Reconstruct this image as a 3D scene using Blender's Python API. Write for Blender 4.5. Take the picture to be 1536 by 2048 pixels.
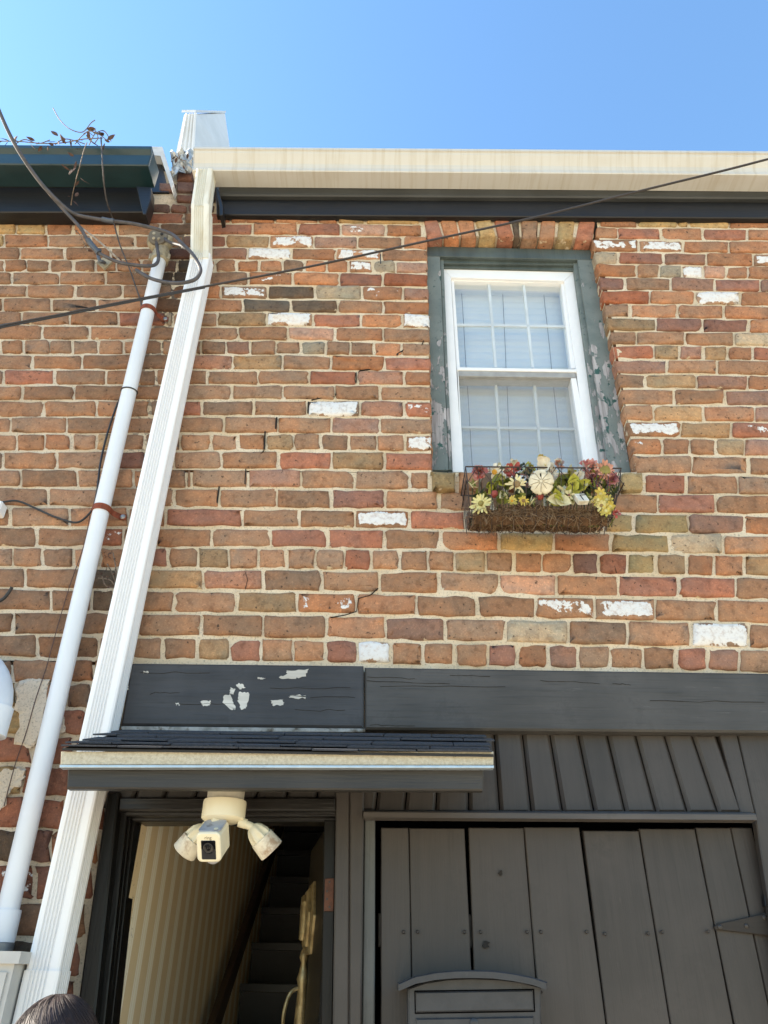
import bpy, bmesh, math, random
from math import sin, cos, pi, radians, atan2, sqrt
from mathutils import Vector, Matrix, noise
for o in list(bpy.data.objects): bpy.data.objects.remove(o)
S = bpy.context.scene
COL = S.collection
V = Vector
RND = random.Random(7)
# ------------------------------------------------------------------ camera
PITCH, YAW, ROLL, FPX = 0.56027, 0.01048, -0.01773, 1500.0
CAM = V((0.0, -2.3, 1.6))
def ray(px, py):
    d = V((px-768.0, FPX, 1024.0-py))
    c, s = cos(ROLL), sin(ROLL); d = V((d.x*c+d.z*s, d.y, -d.x*s+d.z*c))
    c, s = cos(PITCH), sin(PITCH); d = V((d.x, d.y*c-d.z*s, d.y*s+d.z*c))
    c, s = cos(YAW), sin(YAW); return V((d.x*c-d.y*s, d.x*s+d.y*c, d.z))
def W(px, py, y=0.0):
    """world point on the vertical plane Y=y seen at photo pixel (px,py)"""
    d = ray(px, py); return CAM+d*((y-CAM.y)/d.y)
def WZ(px, py, z):
    d = ray(px, py); return CAM+d*((z-CAM.z)/d.z)
ex = ray(769, 1024)-ray(768, 1024); ey = ray(768, 1023)-ray(768, 1024); ez = -ray(768, 1024).normalized()
cam = bpy.data.cameras.new('camera'); cam.sensor_fit = 'AUTO'; cam.sensor_width = 36; cam.lens = FPX/2048*36
cam.clip_start = .05; cam.clip_end = 2000
camo = bpy.data.objects.new('camera', cam); COL.objects.link(camo)
M = Matrix((ex, ey, ez)).transposed().to_4x4(); M.translation = CAM; camo.matrix_world = M
S.camera = camo
# ------------------------------------------------------------------ sky, sun, exposure
SUN_EL, SUN_AZ = 31.0, -85.0          # azimuth measured from +Y (into the facade), negative = left
w = bpy.data.worlds.new('World'); S.world = w; w.use_nodes = True
nt = w.node_tree; bg = nt.nodes['Background']
sky = nt.nodes.new('ShaderNodeTexSky'); sky.sky_type = 'NISHITA'; sky.sun_disc = False
sky.sun_elevation = radians(SUN_EL); sky.sun_rotation = radians(SUN_AZ)
sky.altitude = 0; sky.air_density = 2.0; sky.dust_density = .35; sky.ozone_density = 8.0
nt.links.new(sky.outputs[0], bg.inputs[0]); bg.inputs[1].default_value = .1
sl = bpy.data.lights.new('sun', 'SUN'); sl.energy = 5.0; sl.angle = radians(.5); sl.color = (1, .9, .76)
so = bpy.data.objects.new('sun', sl); COL.objects.link(so); so.location = (-6, 3, 9)
sd = V((sin(radians(SUN_AZ))*cos(radians(SUN_EL)), cos(radians(SUN_AZ))*cos(radians(SUN_EL)), sin(radians(SUN_EL))))
so.rotation_euler = sd.to_track_quat('Z', 'Y').to_euler()
vs = S.view_settings; vs.view_transform = 'Standard'; vs.look = 'None'; vs.gamma = 1; vs.use_curve_mapping = False
vs.exposure = 1.78
S.render.engine = 'CYCLES'
# ------------------------------------------------------------------ helpers
def lin(c):
    f = lambda v: v/12.92 if v <= .04045 else ((v+.055)/1.055)**2.4
    return tuple(f(v/255.0) for v in c)
def A(r, g, b, k=.85):
    c = lin((r, g, b)); return (c[0]*k, c[1]*k, c[2]*k, 1)
class MB:
    def __init__(s): s.v = []; s.f = []; s.sm = []
    def add(s, vs, fs, smooth=False):
        n = len(s.v); s.v += [V(p) for p in vs]
        for f in fs: s.f.append(tuple(n+i for i in f)); s.sm.append(smooth)
    def box(s, a, b, m=None):
        x0, y0, z0 = a; x1, y1, z1 = b
        p = [V(q) for q in ((x0,y0,z0),(x1,y0,z0),(x1,y1,z0),(x0,y1,z0),(x0,y0,z1),(x1,y0,z1),(x1,y1,z1),(x0,y1,z1))]
        if m: p = [m@q for q in p]
        s.add(p, [(0,1,5,4),(1,2,6,5),(2,3,7,6),(3,0,4,7),(4,5,6,7),(3,2,1,0)])
    def rbox(s, a, b, r, m=None, axis='y', seg=4):
        """box with the four edges along axis rounded"""
        ax = 'xyz'.index(axis); u, v = [i for i in range(3) if i != ax]
        pts = []
        for cx, cy, a0 in ((b[u]-r, b[v]-r, 0), (a[u]+r, b[v]-r, 90), (a[u]+r, a[v]+r, 180), (b[u]-r, a[v]+r, 270)):
            for i in range(seg+1):
                t = radians(a0+90*i/seg); pts.append((cx+r*cos(t), cy+r*sin(t)))
        n = len(pts); vs = []
        rb = r*.25
        for wv, ins in ((a[ax], rb), (a[ax]+rb, 0), (b[ax]-rb, 0), (b[ax], rb)):
            for x, y in pts:
                q = [0, 0, 0]; q[ax] = wv
                cx, cy = (a[u]+b[u])/2, (a[v]+b[v])/2
                q[u] = cx+(x-cx)*(1-ins/max(1e-6, (b[u]-a[u])/2)); q[v] = cy+(y-cy)*(1-ins/max(1e-6, (b[v]-a[v])/2))
                vs.append(V(q))
        if m: vs = [m@q for q in vs]
        fs = [tuple(range(n)), tuple(3*n+i for i in reversed(range(n)))]
        for k in range(3):
            for i in range(n): j = (i+1) % n; fs.append((k*n+i, k*n+j, (k+1)*n+j, (k+1)*n+i))
        s.add(vs, fs)
    def prism(s, poly, yb, bev=0.0):
        """poly: world points of the front face; extruded straight back along Y to yb with a small bevel"""
        poly = [V(p) for p in poly]; n = len(poly)
        if bev > 0:
            c = sum(poly, V())/n
            def off(i):
                p0, p1, p2 = poly[i-1], poly[i], poly[(i+1) % n]
                d1 = (p1-p0); d2 = (p2-p1)
                n1 = V((-d1.z, 0, d1.x)).normalized(); n2 = V((-d2.z, 0, d2.x)).normalized()
                if n1.dot(c-p1) < 0: n1 = -n1
                if n2.dot(c-p1) < 0: n2 = -n2
                b = (n1+n2); b = b/max(.3, b.length_squared/2)
                return p1+b*bev
            ring0 = [off(i) for i in range(n)]
            ring1 = [p+V((0, bev, 0)) for p in poly]
            rings = [ring0, ring1, [V((p.x, yb, p.z)) for p in poly]]
        else:
            rings = [poly, [V((p.x, yb, p.z)) for p in poly]]
        vs = [p for r in rings for p in r]; fs = [tuple(range(n)), tuple((len(rings)-1)*n+i for i in reversed(range(n)))]
        for k in range(len(rings)-1):
            for i in range(n): j = (i+1) % n; fs.append((k*n+i, k*n+j, (k+1)*n+j, (k+1)*n+i))
        s.add(vs, fs)
    def slab(s, pxs, yf, yb, bev=0.0): s.prism([W(x, y, yf) for x, y in pxs], yb, bev)
    def tube(s, pts, r, seg=8, cap=True, smooth=True, rs=None):
        pts = [V(p) for p in pts]; n = len(pts)
        up = V((0, 0, 1)); vs = []
        t0 = (pts[1]-pts[0]).normalized()
        if abs(t0.dot(up)) > .9: up = V((0, 1, 0))
        nrm = (up-t0*up.dot(t0)).normalized()
        for i, p in enumerate(pts):
            t = (pts[min(i+1, n-1)]-pts[max(i-1, 0)])
            t = t.normalized() if t.length > 1e-9 else t0
            nrm = (nrm-t*nrm.dot(t)); nrm = nrm.normalized() if nrm.length > 1e-6 else t.orthogonal().normalized()
            bn = t.cross(nrm); rr = rs[i] if rs else r
            for k in range(seg):
                a = 2*pi*k/seg; vs.append(p+(nrm*cos(a)+bn*sin(a))*rr)
        fs = []
        for i in range(n-1):
            for k in range(seg):
                j = (k+1) % seg; fs.append((i*seg+k, i*seg+j, (i+1)*seg+j, (i+1)*seg+k))
        s.add(vs, fs, smooth)
        if cap:
            s.add(vs[:seg], [tuple(reversed(range(seg)))]); s.add(vs[-seg:], [tuple(range(seg))])
    def lathe(s, prof, m, seg=24, smooth=True, rib=None):
        """prof: (r,z) list revolved round local z, placed by matrix m"""
        vs = []
        for r, z in prof:
            for k in range(seg):
                a = 2*pi*k/seg; q = r*(rib(k, z) if rib else 1); vs.append(m@V((q*cos(a), q*sin(a), z)))
        fs = []
        for i in range(len(prof)-1):
            for k in range(seg):
                j = (k+1) % seg; fs.append((i*seg+k, i*seg+j, (i+1)*seg+j, (i+1)*seg+k))
        s.add(vs, fs, smooth)
        if prof[0][0] > 1e-4: s.add(vs[:seg], [tuple(reversed(range(seg)))])
        if prof[-1][0] > 1e-4: s.add(vs[-seg:], [tuple(range(seg))])
    def extrude(s, prof, p0, p1, close=True, smooth=False):
        """prof: list of offset vectors swept from p0 to p1"""
        n = len(prof); vs = [V(p0)+V(q) for q in prof]+[V(p1)+V(q) for q in prof]
        fs = [(i, (i+1) % n, n+(i+1) % n, n+i) for i in range(n if close else n-1)]
        s.add(vs, fs, smooth)
        if close: s.add(vs[:n], [tuple(reversed(range(n)))]); s.add(vs[n:], [tuple(range(n))])
WL = {}
def mk(name, mb, mat, parent=None, kind=None, label=None, color=None, fix=True):
    lo = V((min(v.x for v in mb.v), min(v.y for v in mb.v), min(v.z for v in mb.v)))
    hi = V((max(v.x for v in mb.v), max(v.y for v in mb.v), max(v.z for v in mb.v)))
    c = (lo+hi)/2
    me = bpy.data.meshes.new(name); me.from_pydata([tuple(v-c) for v in mb.v], [], mb.f)
    me.polygons.foreach_set('use_smooth', mb.sm)
    if fix:
        bm = bmesh.new(); bm.from_mesh(me); bmesh.ops.recalc_face_normals(bm, faces=bm.faces); bm.to_mesh(me); bm.free()
    me.update()
    if any(mb.sm) and name not in ('brick', 'leaf', 'petal', 'coir_fibres', 'hair_strands', 'brick_wall'): me.set_sharp_from_angle(angle=radians(38))
    for m in (mat if isinstance(mat, (list, tuple)) else [mat]): me.materials.append(m)
    o = bpy.data.objects.new(name, me); COL.objects.link(o)
    if parent: o.parent = parent; o.location = c-WL[parent.name]
    else: o.location = c
    WL[o.name] = c
    if kind: o['kind'] = kind
    if label: o['label'] = label
    if color: o.color = color
    return o
def thing(name, label, cat, loc, group=None):
    o = bpy.data.objects.new(name, None); COL.objects.link(o); o.location = loc; o.empty_display_size = .05
    WL[o.name] = V(loc); tag(o, label, cat, group); return o
def tag(o, label, cat, group=None):
    o['label'] = label; o['category'] = cat
    if group: o['group'] = group
    return o
def crom(pts, n=6):
    pts = [V(p) for p in pts]; P = [pts[0]*2-pts[1]]+pts+[pts[-1]*2-pts[-2]]; out = []
    for i in range(1, len(P)-2):
        a, b, c, d = P[i-1:i+3]
        for k in range(n):
            t = k/n; out.append(.5*((2*b)+(c-a)*t+(2*a-5*b+4*c-d)*t*t+(3*b-a-3*c+d)*t**3))
    out.append(pts[-1]); return out
# ------------------------------------------------------------------ materials
class NT:
    def __init__(s, name):
        s.m = bpy.data.materials.new(name); s.m.use_nodes = True; s.t = s.m.node_tree; s.b = s.t.nodes['Principled BSDF']
        s.out = s.t.nodes['Material Output']
    def n(s, ty, **kw):
        nd = s.t.nodes.new('ShaderNode'+ty)
        for k, v in kw.items(): setattr(nd, k, v)
        return nd
    def l(s, a, b): s.t.links.new(a, b)
    def set(s, nd, i, v):
        if hasattr(v, 'is_output'): s.l(v, nd.inputs[i])
        else: nd.inputs[i].default_value = v
    def pos(s, scale=(1, 1, 1), obj=False):
        src = s.n('TexCoord').outputs['Object'] if obj else s.n('NewGeometry').outputs['Position']
        mp = s.n('Mapping'); mp.inputs['Scale'].default_value = scale; s.l(src, mp.inputs[0]); return mp.outputs[0]
    def noise(s, sc, det=4, rough=.55, vec=None, out='Fac'):
        nd = s.n('TexNoise'); nd.inputs['Scale'].default_value = sc; nd.inputs['Detail'].default_value = det; nd.inputs['Roughness'].default_value = rough
        s.l(vec if vec else s.pos(), nd.inputs['Vector']); return nd.outputs[out]
    def math(s, op, a, b=0.0, c=None):
        nd = s.n('Math', operation=op); s.set(nd, 0, a); s.set(nd, 1, b)
        if c is not None: s.set(nd, 2, c)
        return nd.outputs[0]
    def ss(s, x, lo, hi, a=0.0, b=1.0):
        nd = s.n('MapRange', interpolation_type='SMOOTHSTEP'); s.set(nd, 0, x)
        for i, v in enumerate((lo, hi, a, b)): s.set(nd, i+1, v)
        return nd.outputs[0]
    def mix(s, f, a, b, mode='MIX'):
        nd = s.n('Mix', data_type='RGBA', blend_type=mode); s.set(nd, 0, f); s.set(nd, 6, a); s.set(nd, 7, b); return nd.outputs[2]
    def bump(s, h, st, dist=.01, prev=None):
        nd = s.n('Bump'); nd.inputs['Strength'].default_value = st; nd.inputs['Distance'].default_value = dist; s.l(h, nd.inputs['Height'])
        if prev: s.l(prev, nd.inputs['Normal'])
        return nd.outputs[0]
    def fin(s, col=None, rough=.6, norm=None, metal=None, spec=None):
        if col is not None: s.set(s.b, 'Base Color', col)
        s.set(s.b, 'Roughness', rough)
        if norm: s.l(norm, s.b.inputs['Normal'])
        if metal is not None: s.b.inputs['Metallic'].default_value = metal
        if spec is not None: s.b.inputs['Specular IOR Level'].default_value = spec
        return s.m
def m_plain(name, c, c2=None, sc=30, rough=.55, bump=.15, spec=None, metal=None, dirt=None, dsc=8, dth=.58):
    t = NT(name); f = t.noise(sc, 5)
    col = t.mix(t.ss(f, .3, .7), c, c2 or tuple(v*.82 for v in c[:3])+(1,))
    if dirt: col = t.mix(t.ss(t.noise(dsc, 7, .65), dth, dth+.16), col, dirt)
    return t.fin(col, rough, t.bump(t.noise(sc*4, 4), bump, .003), metal, spec)
def m_wood(name, c, c2, axis, rough=.45, grain=.5, chips=None, chip_th=.7, spec=.5, obj_tint=False):
    """painted timber; axis = grain direction 0 x, 1 y, 2 z"""
    t = NT(name); sc = [26, 26, 26]; sc[axis] = 1.6; sf = [160, 160, 160]; sf[axis] = 7
    g = t.noise(1, 6, .6, t.pos(sc)); gf = t.noise(1, 5, .6, t.pos(sf)); big = t.noise(3.5, 4)
    col = t.mix(t.ss(g, .3, .72), c, c2)
    col = t.mix(t.math('MULTIPLY', t.ss(big, .4, .7), .6), col, tuple(v*1.55 for v in c[:3])+(1,))
    col = t.mix(t.math('MULTIPLY', t.ss(t.noise(7, 6, .7), .54, .66), .4), col, tuple(v*.55 for v in c[:3])+(1,))
    col = t.mix(t.math('MULTIPLY', t.ss(gf, .5, .75), .45), col, (c[0]*.45, c[1]*.45, c[2]*.45, 1))
    sx = [40, 40, 40]; sx[axis] = 4; sct = t.noise(1, 8, .75, t.pos(sx))
    col = t.mix(t.math('MULTIPLY', t.ss(sct, .62, .72), .5), col, (c[0]*2.1, c[1]*2.1, c[2]*2.1, 1))
    crk = [9, 9, 9]; crk[axis] = .9
    ck = t.ss(t.noise(3, 7, .7, t.pos(crk)), .66, .74)
    col = t.mix(t.math('MULTIPLY', ck, .5), col, (c[0]*.25, c[1]*.25, c[2]*.25, 1))
    if obj_tint:
        oi = t.n('ObjectInfo'); v = t.ss(oi.outputs['Random'], 0, 1, .78, 1.2)
        col = t.mix(1.0, col, t.n('CombineColor').outputs[0], 'MULTIPLY') if False else t.mix(t.ss(oi.outputs['Random'], 0, 1, 0, .4), col, tuple(v*1.35 for v in c[:3])+(1,))
    if chips:
        cm = t.noise(9, 8, .7, t.pos((1, 1, 1.0)))
        col = t.mix(t.ss(cm, chip_th, chip_th+.02), col, chips)
    n1 = t.bump(g, .35*grain, .006); n2 = t.bump(gf, .6*grain, .002, n1)
    return t.fin(col, rough, n2, spec=spec)
def brick_mat(name='old_brick'):
    t = NT(name); oi = t.n('ObjectInfo'); P = t.pos()
    off = t.n('VectorMath', operation='MULTIPLY_ADD'); t.l(oi.outputs['Random'], off.inputs[0]); off.inputs[1].default_value = (37, 53, 71); t.l(P, off.inputs[2]); P2 = off.outputs[0]
    a = t.noise(9, 5, .6, P2); b = t.noise(34, 6, .65, P2); c = t.noise(150, 3, .6, P2); d = t.noise(420, 2, .5, P2)
    col = oi.outputs['Color']
    warm = t.mix(1.0, col, (1.12, 1.0, .9, 1), 'MULTIPLY'); cool = t.mix(1.0, col, (.86, .92, .96, 1), 'MULTIPLY')
    col = t.mix(t.ss(a, .34, .66), warm, cool)
    e2 = t.noise(19, 6, .7, P2)
    col = t.mix(t.math('MULTIPLY', t.ss(e2, .5, .64), .5), col, t.mix(1.0, col, (.7, .66, .66, 1), 'MULTIPLY'))
    col = t.mix(t.math('MULTIPLY', t.ss(e2, .48, .36), .5), col, t.mix(1.0, col, (1.3, 1.28, 1.22, 1), 'MULTIPLY'))
    col = t.mix(t.math('MULTIPLY', t.ss(b, .52, .66), .6), col, t.mix(1.0, col, (.58, .54, .52, 1), 'MULTIPLY'))
    col = t.mix(t.math('MULTIPLY', t.ss(c, .52, .64), .5), col, t.mix(1.0, col, (1.5, 1.46, 1.42, 1), 'MULTIPLY'))
    col = t.mix(t.math('MULTIPLY', t.ss(t.noise(75, 3, .6, P2), .63, .70), .85), col, (.045, .03, .024, 1))
    # edges: soot and joint shade painted dark, then lime bloom and mortar smears
    tc = t.n('TexCoord'); sp = t.n('SeparateXYZ'); t.l(tc.outputs['Generated'], sp.inputs[0])
    def edge(o): return t.math('MINIMUM', o, t.math('SUBTRACT', 1.0, o))
    ed = t.math('MINIMUM', t.math('MULTIPLY', edge(sp.outputs[0]), 2.4), edge(sp.outputs[2]))
    dk = t.math('SUBTRACT', t.noise(26, 5, .7, P2), t.math('MULTIPLY', ed, 1.2))
    col = t.mix(t.math('MULTIPLY', t.ss(dk, .36, .6), .5), col, t.mix(1.0, col, (.52, .46, .42, 1), 'MULTIPLY'))
    sm = t.math('SUBTRACT', t.noise(17, 6, .7, P2), t.math('MULTIPLY', ed, .9))
    col = t.mix(t.ss(sm, .57, .62), col, (.56, .45, .31, 1))
    # remains of white paint, amount carried by the brick's alpha
    pn = t.noise(15, 8, .68, P2)
    pm = t.math('ADD', t.math('ADD', pn, t.math('MULTIPLY', oi.outputs['Alpha'], .62)), t.math('MULTIPLY', t.ss(ed, 0, .3), .22))
    pf = t.math('MULTIPLY', t.ss(pm, .90, .92), t.ss(oi.outputs['Alpha'], .02, .04))
    col = t.mix(t.math('MULTIPLY', pf, t.ss(t.noise(60, 5, .7, P2), .3, .55, .55, 1)), col, (.8, .79, .77, 1))
    h = t.math('ADD', t.math('MULTIPLY', b, .7), t.math('MULTIPLY', d, .3))
    nb = t.bump(h, 1.0, .007); nb = t.bump(pf, .5, .002, nb)
    return t.fin(col, .88, nb, spec=.25)
def mortar_mat(name, c, c2, dirt=False):
    t = NT(name); a = t.noise(5, 5); b = t.noise(140, 4, .75); d = t.noise(38, 6, .7)
    col = t.mix(t.ss(a, .35, .68), c, c2)
    col = t.mix(t.math('MULTIPLY', t.ss(d, .52, .75), .55), col, tuple(v*.55 for v in c[:3])+(1,))
    col = t.mix(t.math('MULTIPLY', t.ss(b, .53, .64), .75), col, tuple(v*.42 for v in c[:3])+(1,))
    if dirt:
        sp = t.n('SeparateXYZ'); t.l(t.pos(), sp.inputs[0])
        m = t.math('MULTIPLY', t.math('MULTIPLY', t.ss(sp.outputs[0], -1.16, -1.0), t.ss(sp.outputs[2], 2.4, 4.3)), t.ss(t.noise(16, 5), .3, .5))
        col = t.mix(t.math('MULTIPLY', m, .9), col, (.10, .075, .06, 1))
    nb = t.bump(t.math('ADD', t.math('MULTIPLY', d, .6), t.math('MULTIPLY', b, .5)), .9, .006)
    return t.fin(col, .95, nb, spec=.15)
def glass_mat():
    t = NT('window_glass'); tr = t.n('BsdfTransparent'); tr.inputs[0].default_value = (.97, .99, 1, 1)
    gl = t.n('BsdfGlossy'); gl.inputs['Roughness'].default_value = .02
    lw = t.n('LayerWeight'); lw.inputs['Blend'].default_value = .5
    nb = t.bump(t.noise(5, 2), .04, .01); t.l(nb, gl.inputs['Normal'])
    mx = t.n('MixShader'); t.l(t.math('MULTIPLY_ADD', t.math('POWER', lw.outputs['Facing'], 3.0), .8, .12), mx.inputs[0]); t.l(tr.outputs[0], mx.inputs[1]); t.l(gl.outputs[0], mx.inputs[2])
    t.l(mx.outputs[0], t.out.inputs['Surface']); return t.m
def screen_mat():
    t = NT('insect_screen'); tr = t.n('BsdfTransparent'); df = t.n('BsdfDiffuse'); df.inputs[0].default_value = (.5, .52, .53, 1)
    mx = t.n('MixShader'); t.l(t.ss(t.noise(500, 2), .3, .7, .08, .2), mx.inputs[0]); t.l(tr.outputs[0], mx.inputs[1]); t.l(df.outputs[0], mx.inputs[2])
    t.l(mx.outputs[0], t.out.inputs['Surface']); return t.m
def peel_mat(name, axis=2):
    """grey green paint flaking off grey weathered wood, worse low down"""
    t = NT(name); P = t.pos(); sp = t.n('SeparateXYZ'); t.l(P, sp.inputs[0])
    g = t.noise(1, 6, .6, t.pos((70, 70, 5))); 
    paint = t.mix(t.ss(t.noise(12, 5), .3, .7), A(130, 138, 135), A(112, 123, 121))
    paint = t.mix(t.ss(t.noise(40, 6, .7), .58, .68), paint, A(76, 96, 94))
    wood = t.mix(t.ss(g, .3, .7), A(196, 192, 192), A(140, 136, 136))
    wood = t.mix(t.ss(t.noise(20, 4), .55, .6), wood, A(62, 96, 90))
    low = t.ss(sp.outputs[2], 3.33, 4.25, .155, -.005)
    pk = t.math('ADD', t.noise(1, 8, .62, t.pos((26, 26, 9))), low)
    f = t.ss(pk, .63, .645)
    col = t.mix(f, paint, wood)
    nb = t.bump(f, .8, -.003); nb = t.bump(g, .3, .002, nb)
    return t.fin(col, .6, nb, spec=.3)
def stain_white(name, base, stain, amt=.5, sc=(60, 60, 3), rough=.35):
    t = NT(name); s1 = t.noise(1, 6, .6, t.pos(sc)); s2 = t.noise(4, 5)
    col = t.mix(t.math('MULTIPLY', t.ss(s1, .45, .75), amt), base, stain)
    col = t.mix(t.math('MULTIPLY', t.ss(s2, .5, .8), amt*.7), col, stain)
    col = t.mix(t.ss(t.noise(90, 3), .7, .78, 0, .3*amt), col, tuple(v*.4 for v in stain[:3])+(1,))
    return t.fin(col, rough, t.bump(t.noise(25, 3), .06, .004))
def brick_tex_mat():
    t = NT('plain_brickwork'); sp = t.n('SeparateXYZ'); t.l(t.pos(), sp.inputs[0]); cb = t.n('CombineXYZ'); t.l(sp.outputs[0], cb.inputs[0]); t.l(sp.outputs[2], cb.inputs[1])
    b = t.n('TexBrick'); t.l(cb.outputs[0], b.inputs['Vector']); b.inputs['Scale'].default_value = 1; b.inputs['Brick Width'].default_value = .2; b.inputs['Row Height'].default_value = .085; b.inputs['Mortar Size'].default_value = .006
    b.inputs['Color1'].default_value = A(172, 124, 94); b.inputs['Color2'].default_value = A(150, 104, 80); b.inputs['Mortar'].default_value = A(224, 206, 180)
    return t.fin(t.mix(t.ss(t.noise(22, 5), .45, .7, 0, .4), b.outputs[0], A(110, 80, 62)), .9, t.bump(b.outputs[1], .6, -.006), spec=.2)
def wallpaper_mat():
    t = NT('striped_wallpaper'); sp = t.n('SeparateXYZ'); t.l(t.pos(), sp.inputs[0])
    u = t.math('FRACT', t.math('DIVIDE', t.math('SUBTRACT', sp.outputs[1], .315-.0635), .127))
    d = t.math('ABSOLUTE', t.math('SUBTRACT', u, .5))
    light = t.ss(d, .2, .215, 1, 0)
    line = t.math('MULTIPLY', t.ss(d, .075, .085), t.ss(d, .105, .115, 1, 0))
    f = t.math('SUBTRACT', light, t.math('MULTIPLY', line, .7))
    tan = t.mix(t.noise(7, 3), A(226, 204, 164, 1), A(232, 212, 174, 1)); col = t.mix(f, tan, A(252, 246, 226, 1))
    tear = t.math('MULTIPLY', t.ss(t.noise(46, 6, .8), .6, .64), t.ss(sp.outputs[1], .15, .24, 1, 0))
    col = t.mix(tear, col, A(70, 55, 40))
    return t.fin(col, .55, spec=.3)
# ------------------------------------------------------------------ shared materials
BR = brick_mat()
MORT = mortar_mat('lime_mortar', A(236, 220, 194, .9), A(222, 202, 170, .9))
MORTL = mortar_mat('lime_mortar_left', A(228, 214, 192, .88), A(212, 194, 168, .88), True)
DKWOOD = m_wood('dark_painted_timber', A(72, 72, 74, .8), A(60, 60, 62, .8), 0, .5, .6, spec=.32)
DKTAUPE = m_wood('taupe_black_boards', A(72, 66, 62, .68), A(60, 55, 51, .68), 2, .5, .5, obj_tint=True)
DKTAUPEX = m_wood('taupe_black_rails', A(82, 76, 70, .8), A(66, 61, 56, .8), 0, .5, .7)
BLACKW = m_wood('black_door_paint', A(20, 18, 17, .8), A(13, 12, 11, .8), 2, .42, .9, spec=.3)
BLACKX = m_wood('black_head_paint', A(36, 32, 29, .8), A(20, 18, 17, .8), 0, .33, .9)
GREYTRIM = m_wood('grey_trim_paint', A(92, 94, 92, .8), A(78, 80, 80, .8), 2, .5, .4)
NIGHT = m_plain('near_black_void', (.004, .004, .005, 1), rough=1, spec=0)  # near-black colour standing in for unlit space behind gaps and in slots
FRIEZE = m_wood('black_frieze_paint', A(27, 28, 31, .8), A(19, 20, 22, .8), 0, .4, .5)
# ------------------------------------------------------------------ ground
mb = MB(); n = 40
mb.add([(-150, -150, 0), (150, -150, 0), (150, 150, 0), (-150, 150, 0)], [(0, 1, 2, 3)])
GR = mk('ground', mb, m_plain('pale_concrete', A(222, 206, 178, .8), A(206, 190, 162, .8), 2.5, .9, .3), kind='structure')
GR['label'] = 'pale concrete alley paving in front of the brick house'
# ------------------------------------------------------------------ brick data (photo courses and joints)
YL = {1: 436, 2: 455, 3: 480, 4: 506, 5: 529.4, 6: 555, 7: 581, 8: 608, 9: 635.6, 10: 663.5, 11: 693.4, 12: 722, 13: 753, 14: 784, 15: 815.6, 16: 849.5, 17: 882, 18: 919, 19: 955, 20: 992.7, 21: 1032, 22: 1072, 23: 1114, 24: 1154, 25: 1199.5, 26: 1245, 27: 1292, 28: 1339, 29: 1388, 30: 1440, 31: 1500, 32: 1560, 33: 1627, 34: 1692, 35: 1765, 36: 1838, 37: 1915, 38: 1996, 39: 2080}
YM = {1: 434.6, 2: 456, 3: 482, 4: 506, 5: 529.7, 6: 555, 7: 583, 8: 610, 9: 638, 10: 666, 11: 693, 12: 723, 13: 753, 14: 782.5, 15: 813, 16: 849, 17: 881.6, 18: 917, 19: 956.5, 20: 995.5, 21: 1034.6, 22: 1074, 23: 1115, 24: 1159.5, 25: 1203.5, 26: 1251, 27: 1301}
YR = {1: 443, 2: 467, 3: 491.6, 4: 517.7, 5: 542.4, 6: 568.4, 7: 595, 8: 622.6, 9: 649.7, 10: 676.5, 11: 704, 12: 734, 13: 762, 14: 794, 15: 825, 16: 858.6, 17: 892, 18: 927.6, 19: 968, 20: 1007, 21: 1047, 22: 1086.5, 23: 1129, 24: 1174, 25: 1219.7, 26: 1268, 27: 1321}
for k in range(28, 40): YM[k] = YL[k]+9; YR[k] = YL[k]+26
def yc(k, x):
    if k < 1: return yc(1, x)-21*(1-k)
    a, b, c = YL[k], YM[k], YR[k]
    return a+(b-a)*(x-110)/490 if x < 600 else b+(c-b)*(x-600)/830
def ybnd(k, x): return (yc(k, x)+yc(k+1, x))/2
LEFT = """1 -13 y 43 o 105 b 142 b 224 b 286 r 367 b 413
2 -16 y 31 y 91 o 146 o 234 b 320 b 400
3 -5 y 8 o 95 b 180 b 270 b 365 p 400
4 -52 b 39 b 129 b 221 b 315 m 400
5 -39 b 8 b 53 b 98 b 145 b 190 b 232 b 283 b 323 p 354 k 387
6 -68 b 23 b 118 b 211 b 299 k 346 k 413
7 -36 b 53 b 148 b 245 b 344 b 400
8 -89 b 5 b 102 b 194 b 292 b 400
9 -52 b 43 b 138 b 236 r 331 g 346 b 393
10 -10 b 83 b 178 b 276 b 387
11 -1 b 46 b 98 b 145 b 195 b 246 b 289 b 323 b 390
12 -34 b 64 b 164 b 273 b 380
13 -96 b 5 r 108 b 211 b 311 b 367
14 -57 b 43 b 148 b 260 b 360
15 -16 b 87 b 193 b 299 b 360
16 -83 b 22 b 132 b 240 b 354
17 -21 b 33 b 89 o 142 b 191 t 234 b 289 b 360
18 -109 b 5 b 113 b 225 m 289 b 347
19 -70 b 40 b 154 b 267 b 373
20 -21 b 95 b 208 b 347
21 -91 b 21 b 138 b 257 b 331
22 -44 b 72 b 188 r 247 b 311
23 -31 b 25 b 83 b 146 b 198 b 255 b 295
24 -68 b 49 b 169 k 234 b 289
25 -18 b 100 b 182 k 229 b 279
26 -94 b 25 b 146 b 221 b 276
27 -44 b 73 b 198 b 259
28 -99 b 23 b 138 o 188 b 257
29 -78 y 31 b 130 b 182 b 249
30 -31 y 52 b 121 r 172 b 242
31 -16 r 64 r 148 r 229
32 -52 y 44 r 141 r 221
33 -52 r 52 r 130 r 212
34 -26 k 42 m 100 o 194
35 -39 r 70 r 125 r 186
36 -39 b 22 b 109 b 172
37 -39 b 16 k 86 r 161
38 -39 b 31 r 91 r 151"""
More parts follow.
